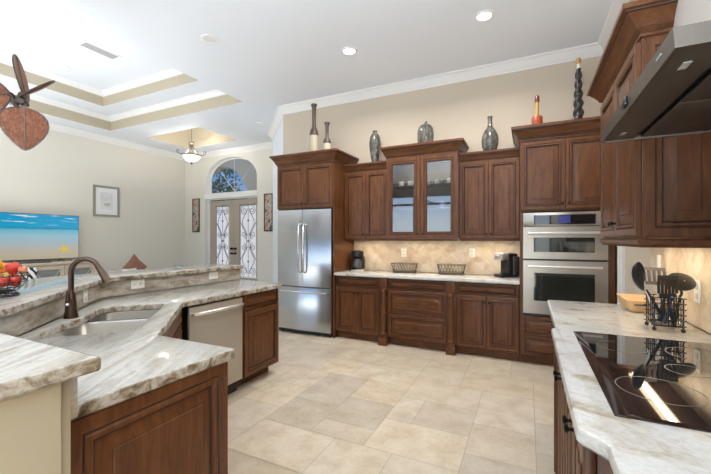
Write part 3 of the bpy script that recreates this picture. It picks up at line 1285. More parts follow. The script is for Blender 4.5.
# ---- right-hand wall: corner wall cabinet
RX, RY0, RY1 = .474, 2.060, 2.985
rw, rd = RY1 - RY0, XR - .002 - RX
rc = thing('corner_wall_cabinet', 'dark cherry wall cabinet on the right wall beside the range hood', 'cabinet', (RX, RY1, 0), radians(-90))
add_body(rc, rw, rd, UZ, 2.415)
add_door(rc, .008, UZ + .012, rw / 2 - .002, 2.285, (rw / 2 - .03, UZ + .085))
add_door(rc, rw / 2 + .002, UZ + .012, rw - .012, 2.285, (rw / 2 + .03, UZ + .085))
mb = MB(Tside(rw))
mb.panel(.004, UZ + .004, rd - .004, 2.285, .018, .065, y=-.001)
mb.build('side_panel', ['wood', 'glaze'], rc)
add_crown(rc, [(0, rd - .002), (0, 0), (rw, 0), (rw, rd - .002)], 2.300, .130, .090)
mb = MB()
mb.sweep([(0, rd - .002), (0, 0), (rw, 0), (rw, rd - .002)], [(-.018, UZ - .044), (.008, UZ - .044), (.020, UZ - .030), (.020, UZ - .012), (.008, UZ - .001), (-.018, UZ - .001)])
mb.build('light_rail', 'wood_h', rc)
light_bar(rc, .06, rw - .06, .16, UZ, 3.6)

# ---- right-hand wall: base cabinets
bx, by0, by1 = .150, 1.028, 2.055
bw, bd = by1 - by0, .64
cb = thing('cooktop_cabinet', 'cherry base cabinet bumped out below the black cooktop', 'cabinet', (bx, by1, 0), radians(-90))
add_body(cb, bw, bd, FZ + .10, .868)
toe(cb, bw, bd, .06)
for x in (.002, bw - .062):
    mb = MB()
    mb.box(x, -.028, FZ, x + .06, -.001, .868, 0, .004)
    mb.box(x + .018, -.034, .22, x + .042, -.028, .80, 0, .003)
    mb.build('pilaster', 'wood', cb)
q = (bw - .13) / 4
for k in range(4):
    a = .065 + k * q
    kx = a + q - .03 if k % 2 == 0 else a + .03
    add_door(cb, a + .002, .135, a + q - .002, .858, (kx, .78))

fx = .195
ff = thing('far_base_cabinet', 'cherry base cabinet at the far end of the right worktop, knobs facing the aisle', 'cabinet', (fx, 3.02, 0), radians(-90))
add_body(ff, .955, .59, FZ + .10, .868)
toe(ff, .955, .59, .06)
for k in range(2):
    a = .01 + k * .47
    add_drawer(ff, a, .72, a + .46, .856)
    add_door(ff, a, .135, a + .46, .708, (a + (.42 if k == 0 else .04), .64))
nb = thing('near_base_cabinet', 'cherry base cabinet under the nearest stretch of the right worktop', 'cabinet', (.205, 1.018, 0), radians(-90))
add_body(nb, .95, .58, FZ + .10, .868)
toe(nb, .95, .58, .06)
for k in range(2):
    a = .02 + k * .465
    add_door(nb, a, .135, a + .455, .855, (a + (.42 if k == 0 else .04), .64))

mb = MB()
poly = [(.160, -.60), (XR - .014, -.60), (XR - .014, 3.06), (.128, 3.06), (.128, 2.125), (.106, 2.085), (.106, 1.012), (.160, .958)]
poly = rounded(poly, [0, 0, 0, .03, .012, .02, .02, .02], 5)
mb.slab(poly, .872, CT, bev=.010)
tag(mb.build('countertop', 'granite_r'), 'cream granite worktop on the right wall that bulges out around the cooktop', 'countertop')

# ================================================================== ISLAND
# knee wall that carries the raised bar
mb = MB()
mb.slab([(-1.03, .495), (-1.855, .495), (-2.985, 1.625), (-2.985, 3.10), (-3.135, 3.10), (-3.135, 1.563), (-1.917, .345), (-1.03, .345)], 0, BT - .037, bev=.002)
mb.box(-1.16, .10, 0, -1.0, .462, BT - .037, 0, .003)
struct('wall_island', mb, 'cream')

# lower worktop
SIN_C = Vector((-2.150, 1.250))
dt, dn = Vector((-.7071, .7071)), Vector((.7071, .7071))


def loc2(t, n):
    p = SIN_C + dt * t + dn * n
    return (p.x, p.y)


hole = rounded([loc2(-.365, -.228), loc2(-.365, .190), loc2(.430, .195), loc2(.430, -.178), loc2(.06, -.172), loc2(-.10, -.228)], [.10, .10, .06, .10, .12, .10], 6)
area = sum(hole[i - 1][0] * hole[i][1] - hole[i][0] * hole[i - 1][1] for i in range(len(hole)))
if area > 0:
    hole = hole[::-1]
island = [(-1.118, .516), (-1.092, 1.125), (-1.585, 1.125), (-2.250, 1.790), (-2.250, 2.955), (-2.962, 3.085), (-2.962, 1.632), (-1.846, .516)]
island = rounded(island, [0, .02, .05, .05, .04, 0, 0, 0], 5)
ic = thing('island_countertop', 'striped granite lower worktop of the angled island around the sink', 'countertop')
mb = MB()
mb.slab(island, .872, CT, [hole], bev=.007, me=1)
mb.build('slab', ['granite', 'granite_edge'], ic)
mb = MB()
mb.slab([(-1.035, .497), (-1.035, .513), (-1.848, .513), (-2.965, 1.630), (-2.965, 3.10), (-2.983, 3.10), (-2.983, 1.624), (-1.855, .497)], CT + .001, BT - .038, bev=.002)
mb.build('splashback', 'granite_b', ic)

# raised bar
inner = [(-.980, .540), (-1.830, .540), (-2.930, 1.640), (-2.930, 3.14)]
BW = .50
k = BW * math.tan(radians(22.5))
outer = [(-2.930 - BW, 3.14), (-2.930 - BW, 1.640 - k), (-1.830 - k, .540 - BW), (-.980, .540 - BW)]
bar = rounded(inner + outer, [.004, .10, .25, .03, .05, .35, .2, .02], 6)
mb = MB()
mb.slab(bar, BT - .036, BT, bev=.006, me=1)
tag(mb.build('bar_counter', ['granite', 'granite_edge']), 'raised striped granite bar that wraps around the island', 'bar counter')

# peninsula end cabinet
pc = thing('peninsula_cabinet', 'large raised-panel cherry end cabinet at the near tip of the island', 'cabinet', (0, 0, 0))
mb = MB()
mb.box(-1.60, .522, FZ + .001, -1.150, 1.110, .869)
mb.build('body', 'wood', pc)
mb = MB(Matrix.Translation((-1.149, 0, 0)) @ Matrix.Rotation(radians(90), 4, 'Z'))
mb.panel(.524, FZ + .01, 1.110, .866, .024, .075, y=-.001)
mb.build('end_panel', ['wood', 'glaze'], pc)
mb = MB()
mb.box(-1.58, 1.111, .14, -1.160, 1.128, .70)
mb.build('door', 'wood', pc)

# sink cabinet, across the corner
sw = .965
sc_ = thing('sink_cabinet', 'cherry cabinet set diagonally across the island corner below the sink', 'cabinet', (-1.604, 1.102, 0), radians(135))
add_body(sc_, sw, .02, FZ + .10, .869)
toe(sc_, sw - .05, .30, .05, .05)
add_drawer(sc_, .02, .735, sw - .02, .858, pull=False)
add_door(sc_, .02, .135, sw / 2 - .002, .722, (sw / 2 - .03, .655))
add_door(sc_, sw / 2 + .002, .135, sw - .02, .722, (sw / 2 + .03, .655))

# dishwasher
dw = thing('dishwasher', 'brushed stainless dishwasher built into the island', 'dishwasher', (-2.290, 1.852, 0), radians(90))
mb = MB()
mb.box(.004, .0, FZ + .11, .556, .56, .862)
mb.build('body', 'black', dw)
mb = MB()
mb.box(.006, -.022, FZ + .12, .554, -.001, .855, 0, .004)
mb.build('door', 'steel_dw', dw)
mb = MB()
mb.tube([(.03, -.023, .800), (.032, -.048, .802), (.06, -.062, .803), (.28, -.070, .803), (.50, -.062, .803), (.528, -.048, .802), (.53, -.023, .800)], .0125, 8)
mb.build('handle', 'handle', dw)
mb = MB()
mb.box(.006, .05, FZ, .554, .10, FZ + .108)
mb.build('toe_kick', 'black', dw)

ie = thing('island_drawer_cabinet', 'cherry cabinet with a drawer over a single door at the far end of the island', 'cabinet', (-2.290, 2.414, 0), radians(90))
add_body(ie, .520, .56, FZ + .10, .869)
toe(ie, .490, .56, .10)
add_drawer(ie, .025, .735, .500, .858, pull=False)
add_door(ie, .025, .135, .500, .722)

# sink
sk = thing('sink', 'undermounted stainless double-bowl sink in the island corner', 'sink', (SIN_C.x, SIN_C.y, .869), radians(135))
# local x runs along dt, local y along -dn


def bowl(t0, t1, n0, n1, dep):
    mb = MB()
    r0 = rounded([(t0, -n1), (t1, -n1), (t1, -n0), (t0, -n0)], .07, 6)
    cx, cy = (t0 + t1) / 2, -(n0 + n1) / 2
    rings = []
    for s, z in ((1.0, 0.0), (.985, -.012), (.96, -dep * .75), (.90, -dep * .95), (.78, -dep), (.2, -dep - .006)):
        rings.append([(cx + (x - cx) * s, cy + (y - cy) * s, z) for x, y in r0])
    mb.loops(rings, cap1=True)
    o = mb.build('bowl', 'sinksteel', sk)
    mb = MB()
    mb.lathe([(.045, -dep - .004), (.045, -dep - .002), (.03, -dep - .003), (.012, -dep - .0035)], (cx, cy, 0), 16)
    mb.build('drain', 'chrome', o)


bowl(-.385, .150, -.245, .205, .19)
bowl(.172, .452, -.200, .210, .17)

# faucet
fb = Vector((-2.378, 1.145))
fa = thing('faucet', 'dark bronze gooseneck kitchen faucet with side lever', 'faucet', (fb.x, fb.y, CT), radians(45))
mb = MB()
mb.lathe([(.034, .001), (.035, .012), (.030, .04), (.0285, .09), (.024, .125), (.018, .15), (.016, .16)], (0, 0, 0), 20)
mb.build('base', 'oilbronze', fa)
mb = MB()
H = .262
pts = [(0, 0, .155), (0, 0, .20), (0, 0, H)]
R = .069
for k in range(1, 15):
    a = pi - pi * 0.86 * k / 14
    pts.append((R + R * cos(a), 0, H + R * 1.12 * sin(a)))
mb.tube(pts, .0145, 12)
mb.build('spout', 'oilbronze', fa)
e0, e1 = Vector(pts[-2]), Vector(pts[-1])
dv = (e1 - e0).normalized()
mb = MB()
mb.tube([e1 - dv * .004, e1 + dv * .02, e1 + dv * .07, e1 + dv * .10, e1 + dv * .104], [.0150, .0165, .021, .024, .020], 12)
mb.build('spray_head', 'oilbronze', fa)
mb = MB()
mb.tube([(0, -.026, .095), (0, -.040, .098)], [.016, .015], 10)
mb.tube([(0, -.038, .092), (0, -.044, .13), (.0, -.040, .17)], [.010, .011, .006], 8)
o = mb.build('lever', 'oilbronze', fa)
mb = MB()
mb.lathe([(.011, 0), (.012, .008), (.008, .016)], (0, -.046, .076), 10)
mb.build('lever_cap', 'chrome', o)

# ================================================================== APPLIANCES
fr = thing('refrigerator', 'stainless french-door refrigerator with bottom freezer drawer', 'refrigerator', (-3.298, 4.195, 0))
FW = .898
mb = MB()
mb.box(.004, .075, FZ + .05, FW - .004, .62, 1.765, 0, .004)
mb.build('body', 'fridgebody', fr)


def bowed(x0, x1, z0, z1):
    n = 8
    front = []
    for i in range(n + 1):
        s = i / n
        x = x0 + (x1 - x0) * s
        g = x / FW
        front.append((x, .018 - .018 * sin(pi * g)))
    mb = MB()
    poly = front + [(x1, .072), (x0, .072)]
    mb.slab(poly, z0, z1, bev=.005)
    return mb


mid = FW / 2
for k, (a, b) in enumerate(((.001, mid - .002), (mid + .002, FW - .001))):
    d = bowed(a, b, .700, 1.782).build('door', 'steel', fr)
    hx = mid + (-.040 if k == 0 else .040)
    mb = MB()
    mb.tube([(hx, .004, .90), (hx, -.030, .905), (hx, -.046, .95), (hx, -.056, 1.24), (hx, -.046, 1.53), (hx, -.030, 1.575), (hx, .004, 1.58)], [.012, .012, .013, .014, .013, .012, .012], 10)
    mb.build('handle', 'handle_f', d)
d = bowed(.001, FW - .001, FZ + .065, .690).build('freezer_drawer', 'steel', fr)
mb = MB()
mb.tube([(.06, .008, .625), (.062, -.026, .628), (.10, -.044, .63), (mid, -.056, .63), (FW - .10, -.044, .63), (FW - .062, -.026, .628), (FW - .06, .008, .625)], .013, 10)
mb.build('handle', 'handle_f', d)
mb = MB()
mb.box(.02, .06, FZ + .012, FW - .02, .10, FZ + .06)
for x in (.05, FW - .05):
    mb.lathe([(.02, FZ), (.022, FZ + .012)], (x, .075, 0), 12)
mb.build('toe_grille', 'black', fr)

# double wall oven
ov = thing('wall_oven', 'stainless double wall oven with a black control panel and two glass doors', 'oven', (-.048, OY, 0))
OW = .761
mb = MB()
mb.box(.004, .002, .552, OW - .004, .50, 1.655)
mb.build('body', 'black', ov)
mb = MB()
mb.box(0, -.022, 1.508, OW, -.001, 1.650, 0, .003)
cp = mb.build('control_panel', 'steel_warm', ov)
mb = MB()
mb.box(.105, -.0245, 1.522, .660, -.0225, 1.622)
mb.build('control_glass', 'glassblack', cp)
mb = MB()
mb.box(.335, -.0265, 1.535, .440, -.0247, 1.612)
mb.build('display', 'display', cp)


def oven_door(z0, z1, wz0, wz1, hz, name):
    mb = MB()
    wx0, wx1 = .102, .652
    for a, b, c, d_ in ((0, z0, wx0, z1), (wx1, z0, OW, z1), (wx0, z0, wx1, wz0), (wx0, wz1, wx1, z1)):
        mb.box(a, -.026, b, c, -.001, d_)
    d = mb.build(name, 'steel_warm', ov)
    mb = MB()
    mb.box(wx0 + .001, -.024, wz0 + .001, wx1 - .001, -.006, wz1 - .001)
    mb.build('window', 'darkglass', d)
    mb = MB()
    mb.tube([(.05, -.065, hz), (OW - .05, -.065, hz)], .013, 12)
    for x in (.075, OW - .075):
        mb.tube([(x, -.026, hz), (x, -.062, hz)], .009, 8)
    mb.build('handle', 'handle', d)


oven_door(1.160, 1.500, 1.232, 1.385, 1.432, 'microwave_door')
oven_door(.575, 1.140, .712, 1.012, 1.080, 'oven_door')
mb = MB()
mb.box(.002, -.016, .552, OW - .002, -.001, .572)
mb.build('vent_strip', 'black', ov)

# range hood
hd = thing('range_hood', 'stainless under-cabinet range hood above the cooktop', 'range hood', (.312, 2.045, 0), radians(-90))
HL, HD = .945, .486
mb = MB()
z0, z1 = 1.826, 1.876
# shell: top, sides, front lip leaning out, open below
mb.loops([[(0, .004, z0), (HL, .004, z0), (HL, HD, z0), (0, HD, z0)], [(0, .0, z1), (HL, .0, z1), (HL, HD, z1), (0, HD, z1)]], cap1=True)
mb.loops([[(0, .004, z0), (HL, .004, z0), (HL, HD, z0), (0, HD, z0)], [(.012, .012, z0), (HL - .012, .012, z0), (HL - .012, HD - .01, z0), (.012, HD - .01, z0)],
          [(.016, .016, z0 + .012), (HL - .016, .016, z0 + .012), (HL - .016, HD - .012, z0 + .012), (.016, HD - .012, z0 + .012)]])
mb.build('canopy', 'steel_dark', hd)
mb = MB()
mb.box(.018, .016, z0 + .004, HL - .018, .125, z0 + .011)
lp_ = mb.build('lamp_panel', 'steel_dark', hd)
for x in (.13, HL - .13):
    mb = MB()
    mb.box(x - .022, .052, z0 + .001, x + .022, .070, z0 + .0035)
    mb.build('lamp', 'lamplens', lp_)
mb = MB()
mb.box(.018, .127, z0 + .020, HL - .018, HD - .014, z0 + .030)
mb.build('inner_box', 'black', hd)
for k in range(2):
    a = .022 + k * (HL - .044) / 2
    b = a + (HL - .044) / 2 - .004
    mb = MB()
    mb.box(a, .150, z0 + .006, b, HD - .018, z0 + .015, 0, .002)
    mb.build('grease_filter', 'steel_dark', hd)
mb = MB()
mb.box(HL / 2 - .03, -.008, z0 + .018, HL / 2 + .03, .002, z0 + .046, 0, .003)
mb.build('control_block', 'black', hd)
mb = MB()
for i in range(7):
    x = HL - .125 + i * .0055
    mb.box(x, -.0005, z0 + .024, x + .0038, .008, z0 + .029)
mb.build('logo', 'silver', hd)

# cooktop
ck = thing('cooktop', 'black glass electric cooktop set into the right worktop', 'cooktop', (.200, 1.118, CT))
CW, CD = .530, .930
mb = MB()
e = .032
mb.loops([[(0, 0, .0008), (CW, 0, .0008), (CW, CD, .0008), (0, CD, .0008)], [(0, 0, .003), (CW, 0, .003), (CW, CD, .003), (0, CD, .003)],
          [(e, .012, .0075), (CW - .012, .012, .0075), (CW - .012, CD - .012, .0075), (e, CD - .012, .0075)]], cap0=True)
mb.build('bevelled_rim', 'rimglass', ck)
mb = MB()
mb.box(e, .012, .002, CW - .012, CD - .012, .0078)
gl = mb.build('glass_top', 'glassblack', ck)
for (x, y, r) in ((.15, .23, .105), (.15, .70, .085), (.40, .22, .080), (.40, .70, .105), (.29, .47, .06)):
    mb = MB()
    mb.lathe([(r - .0015, .0079), (r - .0015, .0083), (r + .0015, .0083), (r + .0015, .0079)], (x, y, 0), 40, cap=False)
    mb.build('burner_ring', 'ringmark', gl)

# ================================================================== SMALL THINGS ON THE RIGHT WORKTOP
rv = Vector((.9005, .4348, 0))
uh = thing('utensil_holder', 'black wire utensil caddy on ball feet standing behind the cooktop', 'utensil holder', (.622, 2.312, CT))
mb = MB()
hx, hy, hh = .056, .062, .165
for sx in (-1, 1):
    for sy in (-1, 1):
        mb.tube([(sx * hx, sy * hy, .02), (sx * hx, sy * hy, hh)], .0035, 6)
for k in range(6):
    z = .030 + k * .027
    o = .012
    for s in (-1, 1):
        mb.tube([(-hx - o, s * hy, z), (hx + o, s * hy, z)], .0026, 5)
        mb.tube([(s * hx, -hy - o, z), (s * hx, hy + o, z)], .0026, 5)
for k in range(5):
    y = -hy + 2 * hy * k / 4
    mb.tube([(-hx, y, .026), (hx, y, .026)], .0022, 5)
    for s in (-1, 1):
        mb.tube([(s * hx, y, .026), (s * hx, y, .165)], .0022, 5)
        mb.tube([(-hx + 2 * hx * k / 4, s * hy, .026), (-hx + 2 * hx * k / 4, s * hy, .165)], .0022, 5)
mb.build('wire_frame', 'black', uh)
for sx in (-1, 1):
    for sy in (-1, 1):
        mb = MB()
        mb.ball((sx * hx, sy * hy, .0105), .0105, 10, 6)
        mb.build('foot', 'black', uh)


def utensil(name, label, foot, neck, head_fn, hand='black', head='black', cat='utensil'):
    """foot: where the handle stands in the caddy; neck: where it meets the head; offsets from the caddy's centre as (right, depth, z)"""
    t = thing(name, label, cat, (.622, 2.312, CT))
    fvec = Vector((-.4348, .9005, 0))
    W3 = lambda p: rv * p[0] + fvec * p[1] + Vector((0, 0, p[2]))
    a, b = W3(foot), W3(neck)
    mb = MB()
    mb.tube([a, a.lerp(b, .35), a.lerp(b, .7), b], [.0075, .0085, .006, .004], 8)
    mb.build('handle', hand, t)
    mb = MB()
    head_fn(mb, W3)
    mb.build('head', head, t)
    return t


def spoon_head(c, L, Wd, dep, ln, wd):
    """a shallow bowl; L, Wd: unit axes (right, depth, z); ln, wd: half length and half width"""
    def fn(mb, W3):
        c3 = W3(c)
        l3, w3 = W3(L).normalized(), W3(Wd).normalized()
        n3 = l3.cross(w3).normalized()
        rings = []
        for s, dd in ((1.0, 0), (.97, .006), (.8, dep * .55), (.45, dep * .92), (.05, dep), (.05, dep - .002), (.45, dep * .88), (.8, dep * .48), (.94, .002), (1.0, 0)):
            rings.append([c3 + l3 * ln * s * cos(2 * pi * k / 18) + w3 * wd * s * sin(2 * pi * k / 18) + n3 * dd for k in range(18)])
        mb.loops(rings)
    return fn


def slotted(c, L, Wd, ln, wd, slots, th=.003):
    """a flat turner blade pierced by slots along its length"""
    def fn(mb, W3):
        c3 = W3(c)
        l3, w3 = W3(L).normalized(), W3(Wd).normalized()
        n3 = l3.cross(w3).normalized()
        def bar(a0, a1, b0, b1):
            P = [c3 + l3 * a + w3 * b for a, b in ((a0, b0), (a1, b0), (a1, b1), (a0, b1))]
            mb.loops([[p - n3 * th for p in P], [p + n3 * th for p in P]], cap0=True, cap1=True)
        bar(-ln, -ln * .62, -wd * .8, wd * .8)
        bar(ln * .62, ln, -wd, wd)
        n = slots + 1
        for k in range(n):
            x = -wd * .9 + 1.8 * wd * k / (n - 1)
            bar(-ln * .62, ln * .62, x - wd * .11, x + wd * .11)
    return fn


Z = (0, 0, 1)
utensil('ladle', 'black ladle leaning out at the left of the wire caddy', (.0, -.01, .036), (-.095, -.005, .200), spoon_head((-.128, -.005, .262), (-.30, 0, 1), (.80, .60, .12), .030, .072, .036), cat='ladle')
utensil('serving_spoon', 'black serving spoon standing just behind the ladle in the caddy', (-.010, .020, .036), (-.072, .040, .225), spoon_head((-.086, .045, .280), (-.15, 0, 1), (1, .15, 0), .016, .058, .030), 'handle', cat='spoon')
utensil('slotted_turner', 'grey slotted turner standing upright at the back of the wire caddy', (.035, .045, .036), (.012, .065, .210), slotted((.005, .066, .262), (-.10, 0, 1), (1, 0, -.05), .046, .060, 4), 'handle', 'greynylon', cat='turner')
utensil('slotted_spatula', 'black slotted spatula facing forward in the middle of the wire caddy', (.02, -.03, .036), (.0, -.02, .160), slotted((.0, -.02, .218), (0, 0, 1), (1, 0, 0), .056, .050, 5), cat='spatula')
utensil('cooking_spoon', 'large black spoon tipping far out at the right of the wire caddy', (-.02, .01, .036), (.040, .025, .225), spoon_head((.108, .028, .236), (1, .1, -.10), (.08, .35, .9), .022, .086, .048), cat='spoon')
utensil('whisk_handle', 'short blue-handled tool at the bottom of the wire caddy', (-.03, -.035, .036), (.01, -.03, .150), lambda mb, W3: mb.ball(W3((.012, -.03, .158)), .012, 10, 6), 'blue', 'blue', cat='utensil')

utensil('tongs', 'black tongs standing upright behind the slotted spatula in the caddy', (.045, -.01, .036), (.062, -.02, .17), lambda mb, W3: mb.tube([W3((.062, -.02, .168)), W3((.070, -.02, .18)), W3((.068, -.02, .195)), W3((.062, -.02, .20))], .006, 8), cat='tongs')
utensil('pasta_server', 'black long-handled server leaning toward the right wall in the caddy', (.020, .03, .036), (.050, .055, .150), lambda mb, W3: mb.ball(W3((.053, .057, .160)), .013, 12, 8), cat='server')

# wooden tray
wb = thing('wooden_tray', 'light wooden tray with a handle slot in the far corner of the right worktop', 'tray', (.665, 2.885, CT))
mb = MB()
ta, tb, ba, bb, th_, tz = .112, .160, .090, .118, .009, .076
o0 = [(-ba, -bb, .001), (ba, -bb, .001), (ba, bb, .001), (-ba, bb, .001)]
o1 = [(-ta, -tb, tz), (ta, -tb, tz), (ta, tb, tz), (-ta, tb, tz)]
i1 = [(-ta + th_, -tb + th_, tz), (ta - th_, -tb + th_, tz), (ta - th_, tb - th_, tz), (-ta + th_, tb - th_, tz)]
i0 = [(-ba + th_, -bb + th_, .010), (ba - th_, -bb + th_, .010), (ba - th_, bb - th_, .010), (-ba + th_, bb - th_, .010)]
mb.loops([o0, o1, i1, i0], cap0=True, cap1=True)
mb.build('body', 'palewood', wb)
mb = MB(Matrix.Translation((-.045, -bb - .0305, .052)) @ Matrix.Rotation(radians(-29), 4, 'X'))
mb.box(-.030, -.0015, -.007, .030, .006, .007, 0, .003)
mb.build('handle_slot', 'black', wb)

# ================================================================== SMALL THINGS ON THE BACK WORKTOP
cm = thing('coffee_maker', 'black drip coffee maker with a glass carafe beside the fridge panel', 'coffee maker', (-2.232, 4.685, CT), radians(12))
cm.scale = (1.12, 1.12, 1.10)
mb = MB()
mb.lathe([(.088, .001), (.090, .006), (.090, .018), (.080, .024)], (0, 0, 0), 20)
mb.build('base', 'chrome', cm)
mb = MB()
mb.box(-.075, .04, .024, .075, .115, .19, 0, .012)
mb.lathe([(.070, .178), (.080, .186), (.082, .235), (.074, .258), (.050, .266), (.006, .268)], (0, .01, 0), 20)
mb.build('body', 'black', cm)
mb = MB()
mb.lathe([(.045, .025), (.062, .04), (.064, .085), (.048, .135), (.046, .150), (.043, .150), (.045, .135), (.060, .085), (.058, .042), (.02, .028)], (0, -.022, 0), 20)
ca = mb.build('carafe', 'coffeeglass', cm)
mb = MB()
mb.tube([(.046, -.022, .140), (.085, -.030, .138), (.098, -.034, .115), (.092, -.032, .07), (.064, -.026, .055)], .007, 8)
mb.build('carafe_handle', 'black', ca)
mb = MB()
mb.lathe([(.046, .151), (.047, .160), (.030, .168), (.004, .170)], (0, -.022, 0), 18)
mb.build('carafe_lid', 'black', ca)

pm = thing('pod_coffee_machine', 'black and silver pod coffee machine beside the oven tower', 'coffee machine', (-.238, 4.655, CT), radians(-42))
mb = MB()
mb.box(-.075, -.02, .002, .075, .115, .285, 0, .018)
mb.build('body', 'black', pm)
mb = MB()
mb.box(-.070, -.125, .205, .070, -.018, .290, 0, .016)
mb.build('brew_head', 'silver', pm)
mb = MB()
mb.box(-.065, -.130, .001, .065, -.022, .035, 0, .008)
mb.build('drip_tray', 'black', pm)
mb = MB()
mb.lathe([(.05, .291), (.05, .298), (.03, .302), (.003, .303)], (0, .04, 0), 16)
mb.build('lid', 'silver', pm)
mb = MB()
mb.tube([(-.04, -.126, .262), (-.04, -.140, .258), (.04, -.140, .258), (.04, -.126, .262)], .006, 6)
mb.build('lid_handle', 'silver', pm)
mb = MB()
mb.box(.077, .02, .02, .105, .11, .25, 0, .01)
mb.build('water_tank', 'coffeeglass', pm)


def wire_basket():
    t = thing('wire_basket', 'x', 'basket', (0, 0, CT), 0, 'wire baskets on the back worktop')
    mb = MB()
    n = 24
    def rr(a, b, z, k):
        pts = rounded([(-a, -b), (a, -b), (a, b), (-a, b)], .035, 5)
        return [(x, y, z) for x, y in pts]
    mb.tube(rr(.150, .085, .004, 0), .0032, 5, closed=True)
    mb.tube(rr(.152, .087, .022, 0), .0026, 5, closed=True)
    mb.tube(rr(.172, .102, .122, 0), .0038, 5, closed=True)
    mb.build('rim', 'wicker', t)
    mb = MB()
    lo, hi = rounded([(-.150, -.085), (.150, -.085), (.150, .085), (-.150, .085)], .035, 5), rounded([(-.172, -.102), (.172, -.102), (.172, .102), (-.172, .102)], .035, 5)
    def along(pl, s):
        tot = [0]
        for i in range(len(pl)):
            tot.append(tot[-1] + (Vector(pl[(i + 1) % len(pl)]) - Vector(pl[i])).length)
        d = (s % 1) * tot[-1]
        for i in range(len(pl)):
            if d <= tot[i + 1]:
                u = (d - tot[i]) / max(tot[i + 1] - tot[i], 1e-9)
                return Vector(pl[i]).lerp(Vector(pl[(i + 1) % len(pl)]), u)
        return Vector(pl[0])
    for k in range(n):
        for sh in (-1.2, 1.2):
            a, b = along(lo, k / n), along(hi, (k + sh) / n)
            m1 = a.lerp(b, .5)
            mb.tube([(a.x, a.y, .010), (m1.x, m1.y, .066), (b.x, b.y, .122)], .0022, 4)
    mb.build('wire_mesh', 'wicker', t)
    mb = MB()
    for k in range(12):
        x = -.135 + .27 * k / 11
        mb.tube([(x, -.085, .004), (x, .085, .004)], .002, 4)
    mb.build('base', 'wicker', t)
    return t


b1 = wire_basket()
b1.location = (-1.520, 4.69, CT)
b1['label'] = 'low wire basket on the back worktop nearer the drip coffee maker'
b2 = copy_thing(b1)
b2.location = (-.895, 4.71, CT)
b2['label'] = 'low wire basket on the back worktop nearer the pod coffee machine'


# outlets and switches
def plate_thing(name, label, cat, loc, rot, horiz=False, kind='outlet'):
    t = thing(name, label, cat, loc, rot)
    w, h = (.115, .072) if horiz else (.072, .115)
    mb = MB()
    mb.box(-w / 2, -.006, -h / 2, w / 2, -.0005, h / 2, 0, .002)
    mb.build('plate', 'plate', t)
    mb = MB()
    if kind == 'outlet':
        for s in (-1, 1):
            c = (s * .024, 0) if horiz else (0, s * .024)
            mb.box(c[0] - .014, -.008, c[1] - .014, c[0] + .014, -.0055, c[1] + .014, 0, .003)
        mb.build('sockets', 'platedark', t)
    else:
        mb.box(-.014, -.009, -.032, .014, -.0055, .032, 0, .002)
        mb.build('rocker', 'plate', t)
    return t


plate_thing('wall_outlet', 'white outlet on the back splashback behind the first wire basket', 'outlet', (-1.585, YB - .0125, 1.175), 0)
plate_thing('wall_outlet', 'white outlet on the back splashback beside the pod coffee machine', 'outlet', (-.655, YB - .0125, 1.185), 0)
plate_thing('wall_outlet', 'white outlet on the right splashback behind the utensil caddy', 'outlet', (XR - .0125, 2.42, 1.10), radians(-90))
plate_thing('wall_switch', 'white switch on the right splashback between the wooden tray and the caddy', 'switch', (XR - .0125, 3.02, 1.205), radians(-90), kind='switch')
plate_thing('wall_outlet', 'white outlet on the granite splashback behind the faucet', 'outlet', (-2.727, 1.394, .990), radians(135), False)
plate_thing('wall_outlet', 'white outlet on the long granite splashback nearer the sink', 'outlet', (-2.9645, 1.915, .990), radians(90), True)
plate_thing('wall_outlet', 'white outlet on the granite splashback at the far end of the island', 'outlet', (-2.9645, 2.72, .990), radians(90), True)
plate_thing('wall_switch', 'white switch on the foyer wall under the right-hand art panel', 'switch', (-5.42, YF - .0005, 1.21), 0, True, 'switch')


# cups and saucers behind the glass doors
def make_cup(mat='china'):
    t = thing('cup', 'x', 'cup', (0, 0, 0))
    mb = MB()
    mb.lathe([(.022, .001), (.024, .006), (.036, .03), (.040, .065), (.037, .065), (.033, .03), (.018, .010), (.002, .009)], seg=16)
    mb.build('bowl', mat, t)
    mb = MB()
    mb.tube([(.037, 0, .055), (.058, 0, .052), (.060, 0, .035), (.034, 0, .024)], .004, 6)
    mb.build('handle', mat, t)
    return t


def saucer(loc, label):
    mb = MB()
    mb.lathe([(.03, .001), (.035, .004), (.070, .012), (.072, .014), (.068, .015), (.03, .007), (.002, .0065)], seg=20)
    return tag(mb.build('saucer', 'china', loc=loc), label, 'saucer')


cup0 = make_cup()
first = True
for x, z, sau, lab in ((-1.560, SH[1], True, 'white cup nearest the hinge behind the left glass door'), (-1.425, SH[1], True, 'white cup nearest the middle stile behind the left glass door'),
                       (-1.185, SH[1], False, 'white cup half hidden by the middle stile on the top shelf'), (-1.070, SH[1], True, 'white cup in the middle of the top shelf behind the right glass door'),
                       (-.905, SH[1], True, 'white cup at the oven end of the top shelf behind the right glass door'), (-1.145, UZ + .018, False, 'white cup at the bottom of the glass cabinet beside the middle stile'),
                       (-1.040, UZ + .018, False, 'white cup at the bottom of the glass cabinet, middle of three'), (-.925, UZ + .018, False, 'white cup at the bottom of the glass cabinet nearest the oven tower')):
    c = cup0 if first else copy_thing(cup0)
    first = False
    if sau:
        saucer((x, 4.66, z), lab.replace('white cup', 'saucer of the cup').replace(' behind the', ',').replace('glass door', 'door'))
    c.location = (x, 4.66, z + (.0075 if sau else 0))
    c['label'] = lab
lav = make_cup('lavender')
lav.location = (-1.000, 4.66, SH[0] + .0075)
lav['label'] = 'lavender cup alone on the lower glass shelf'
lav.scale = (1.1, 1.1, 1.3)
saucer((-1.000, 4.66, SH[0]), 'white saucer under the lavender cup')


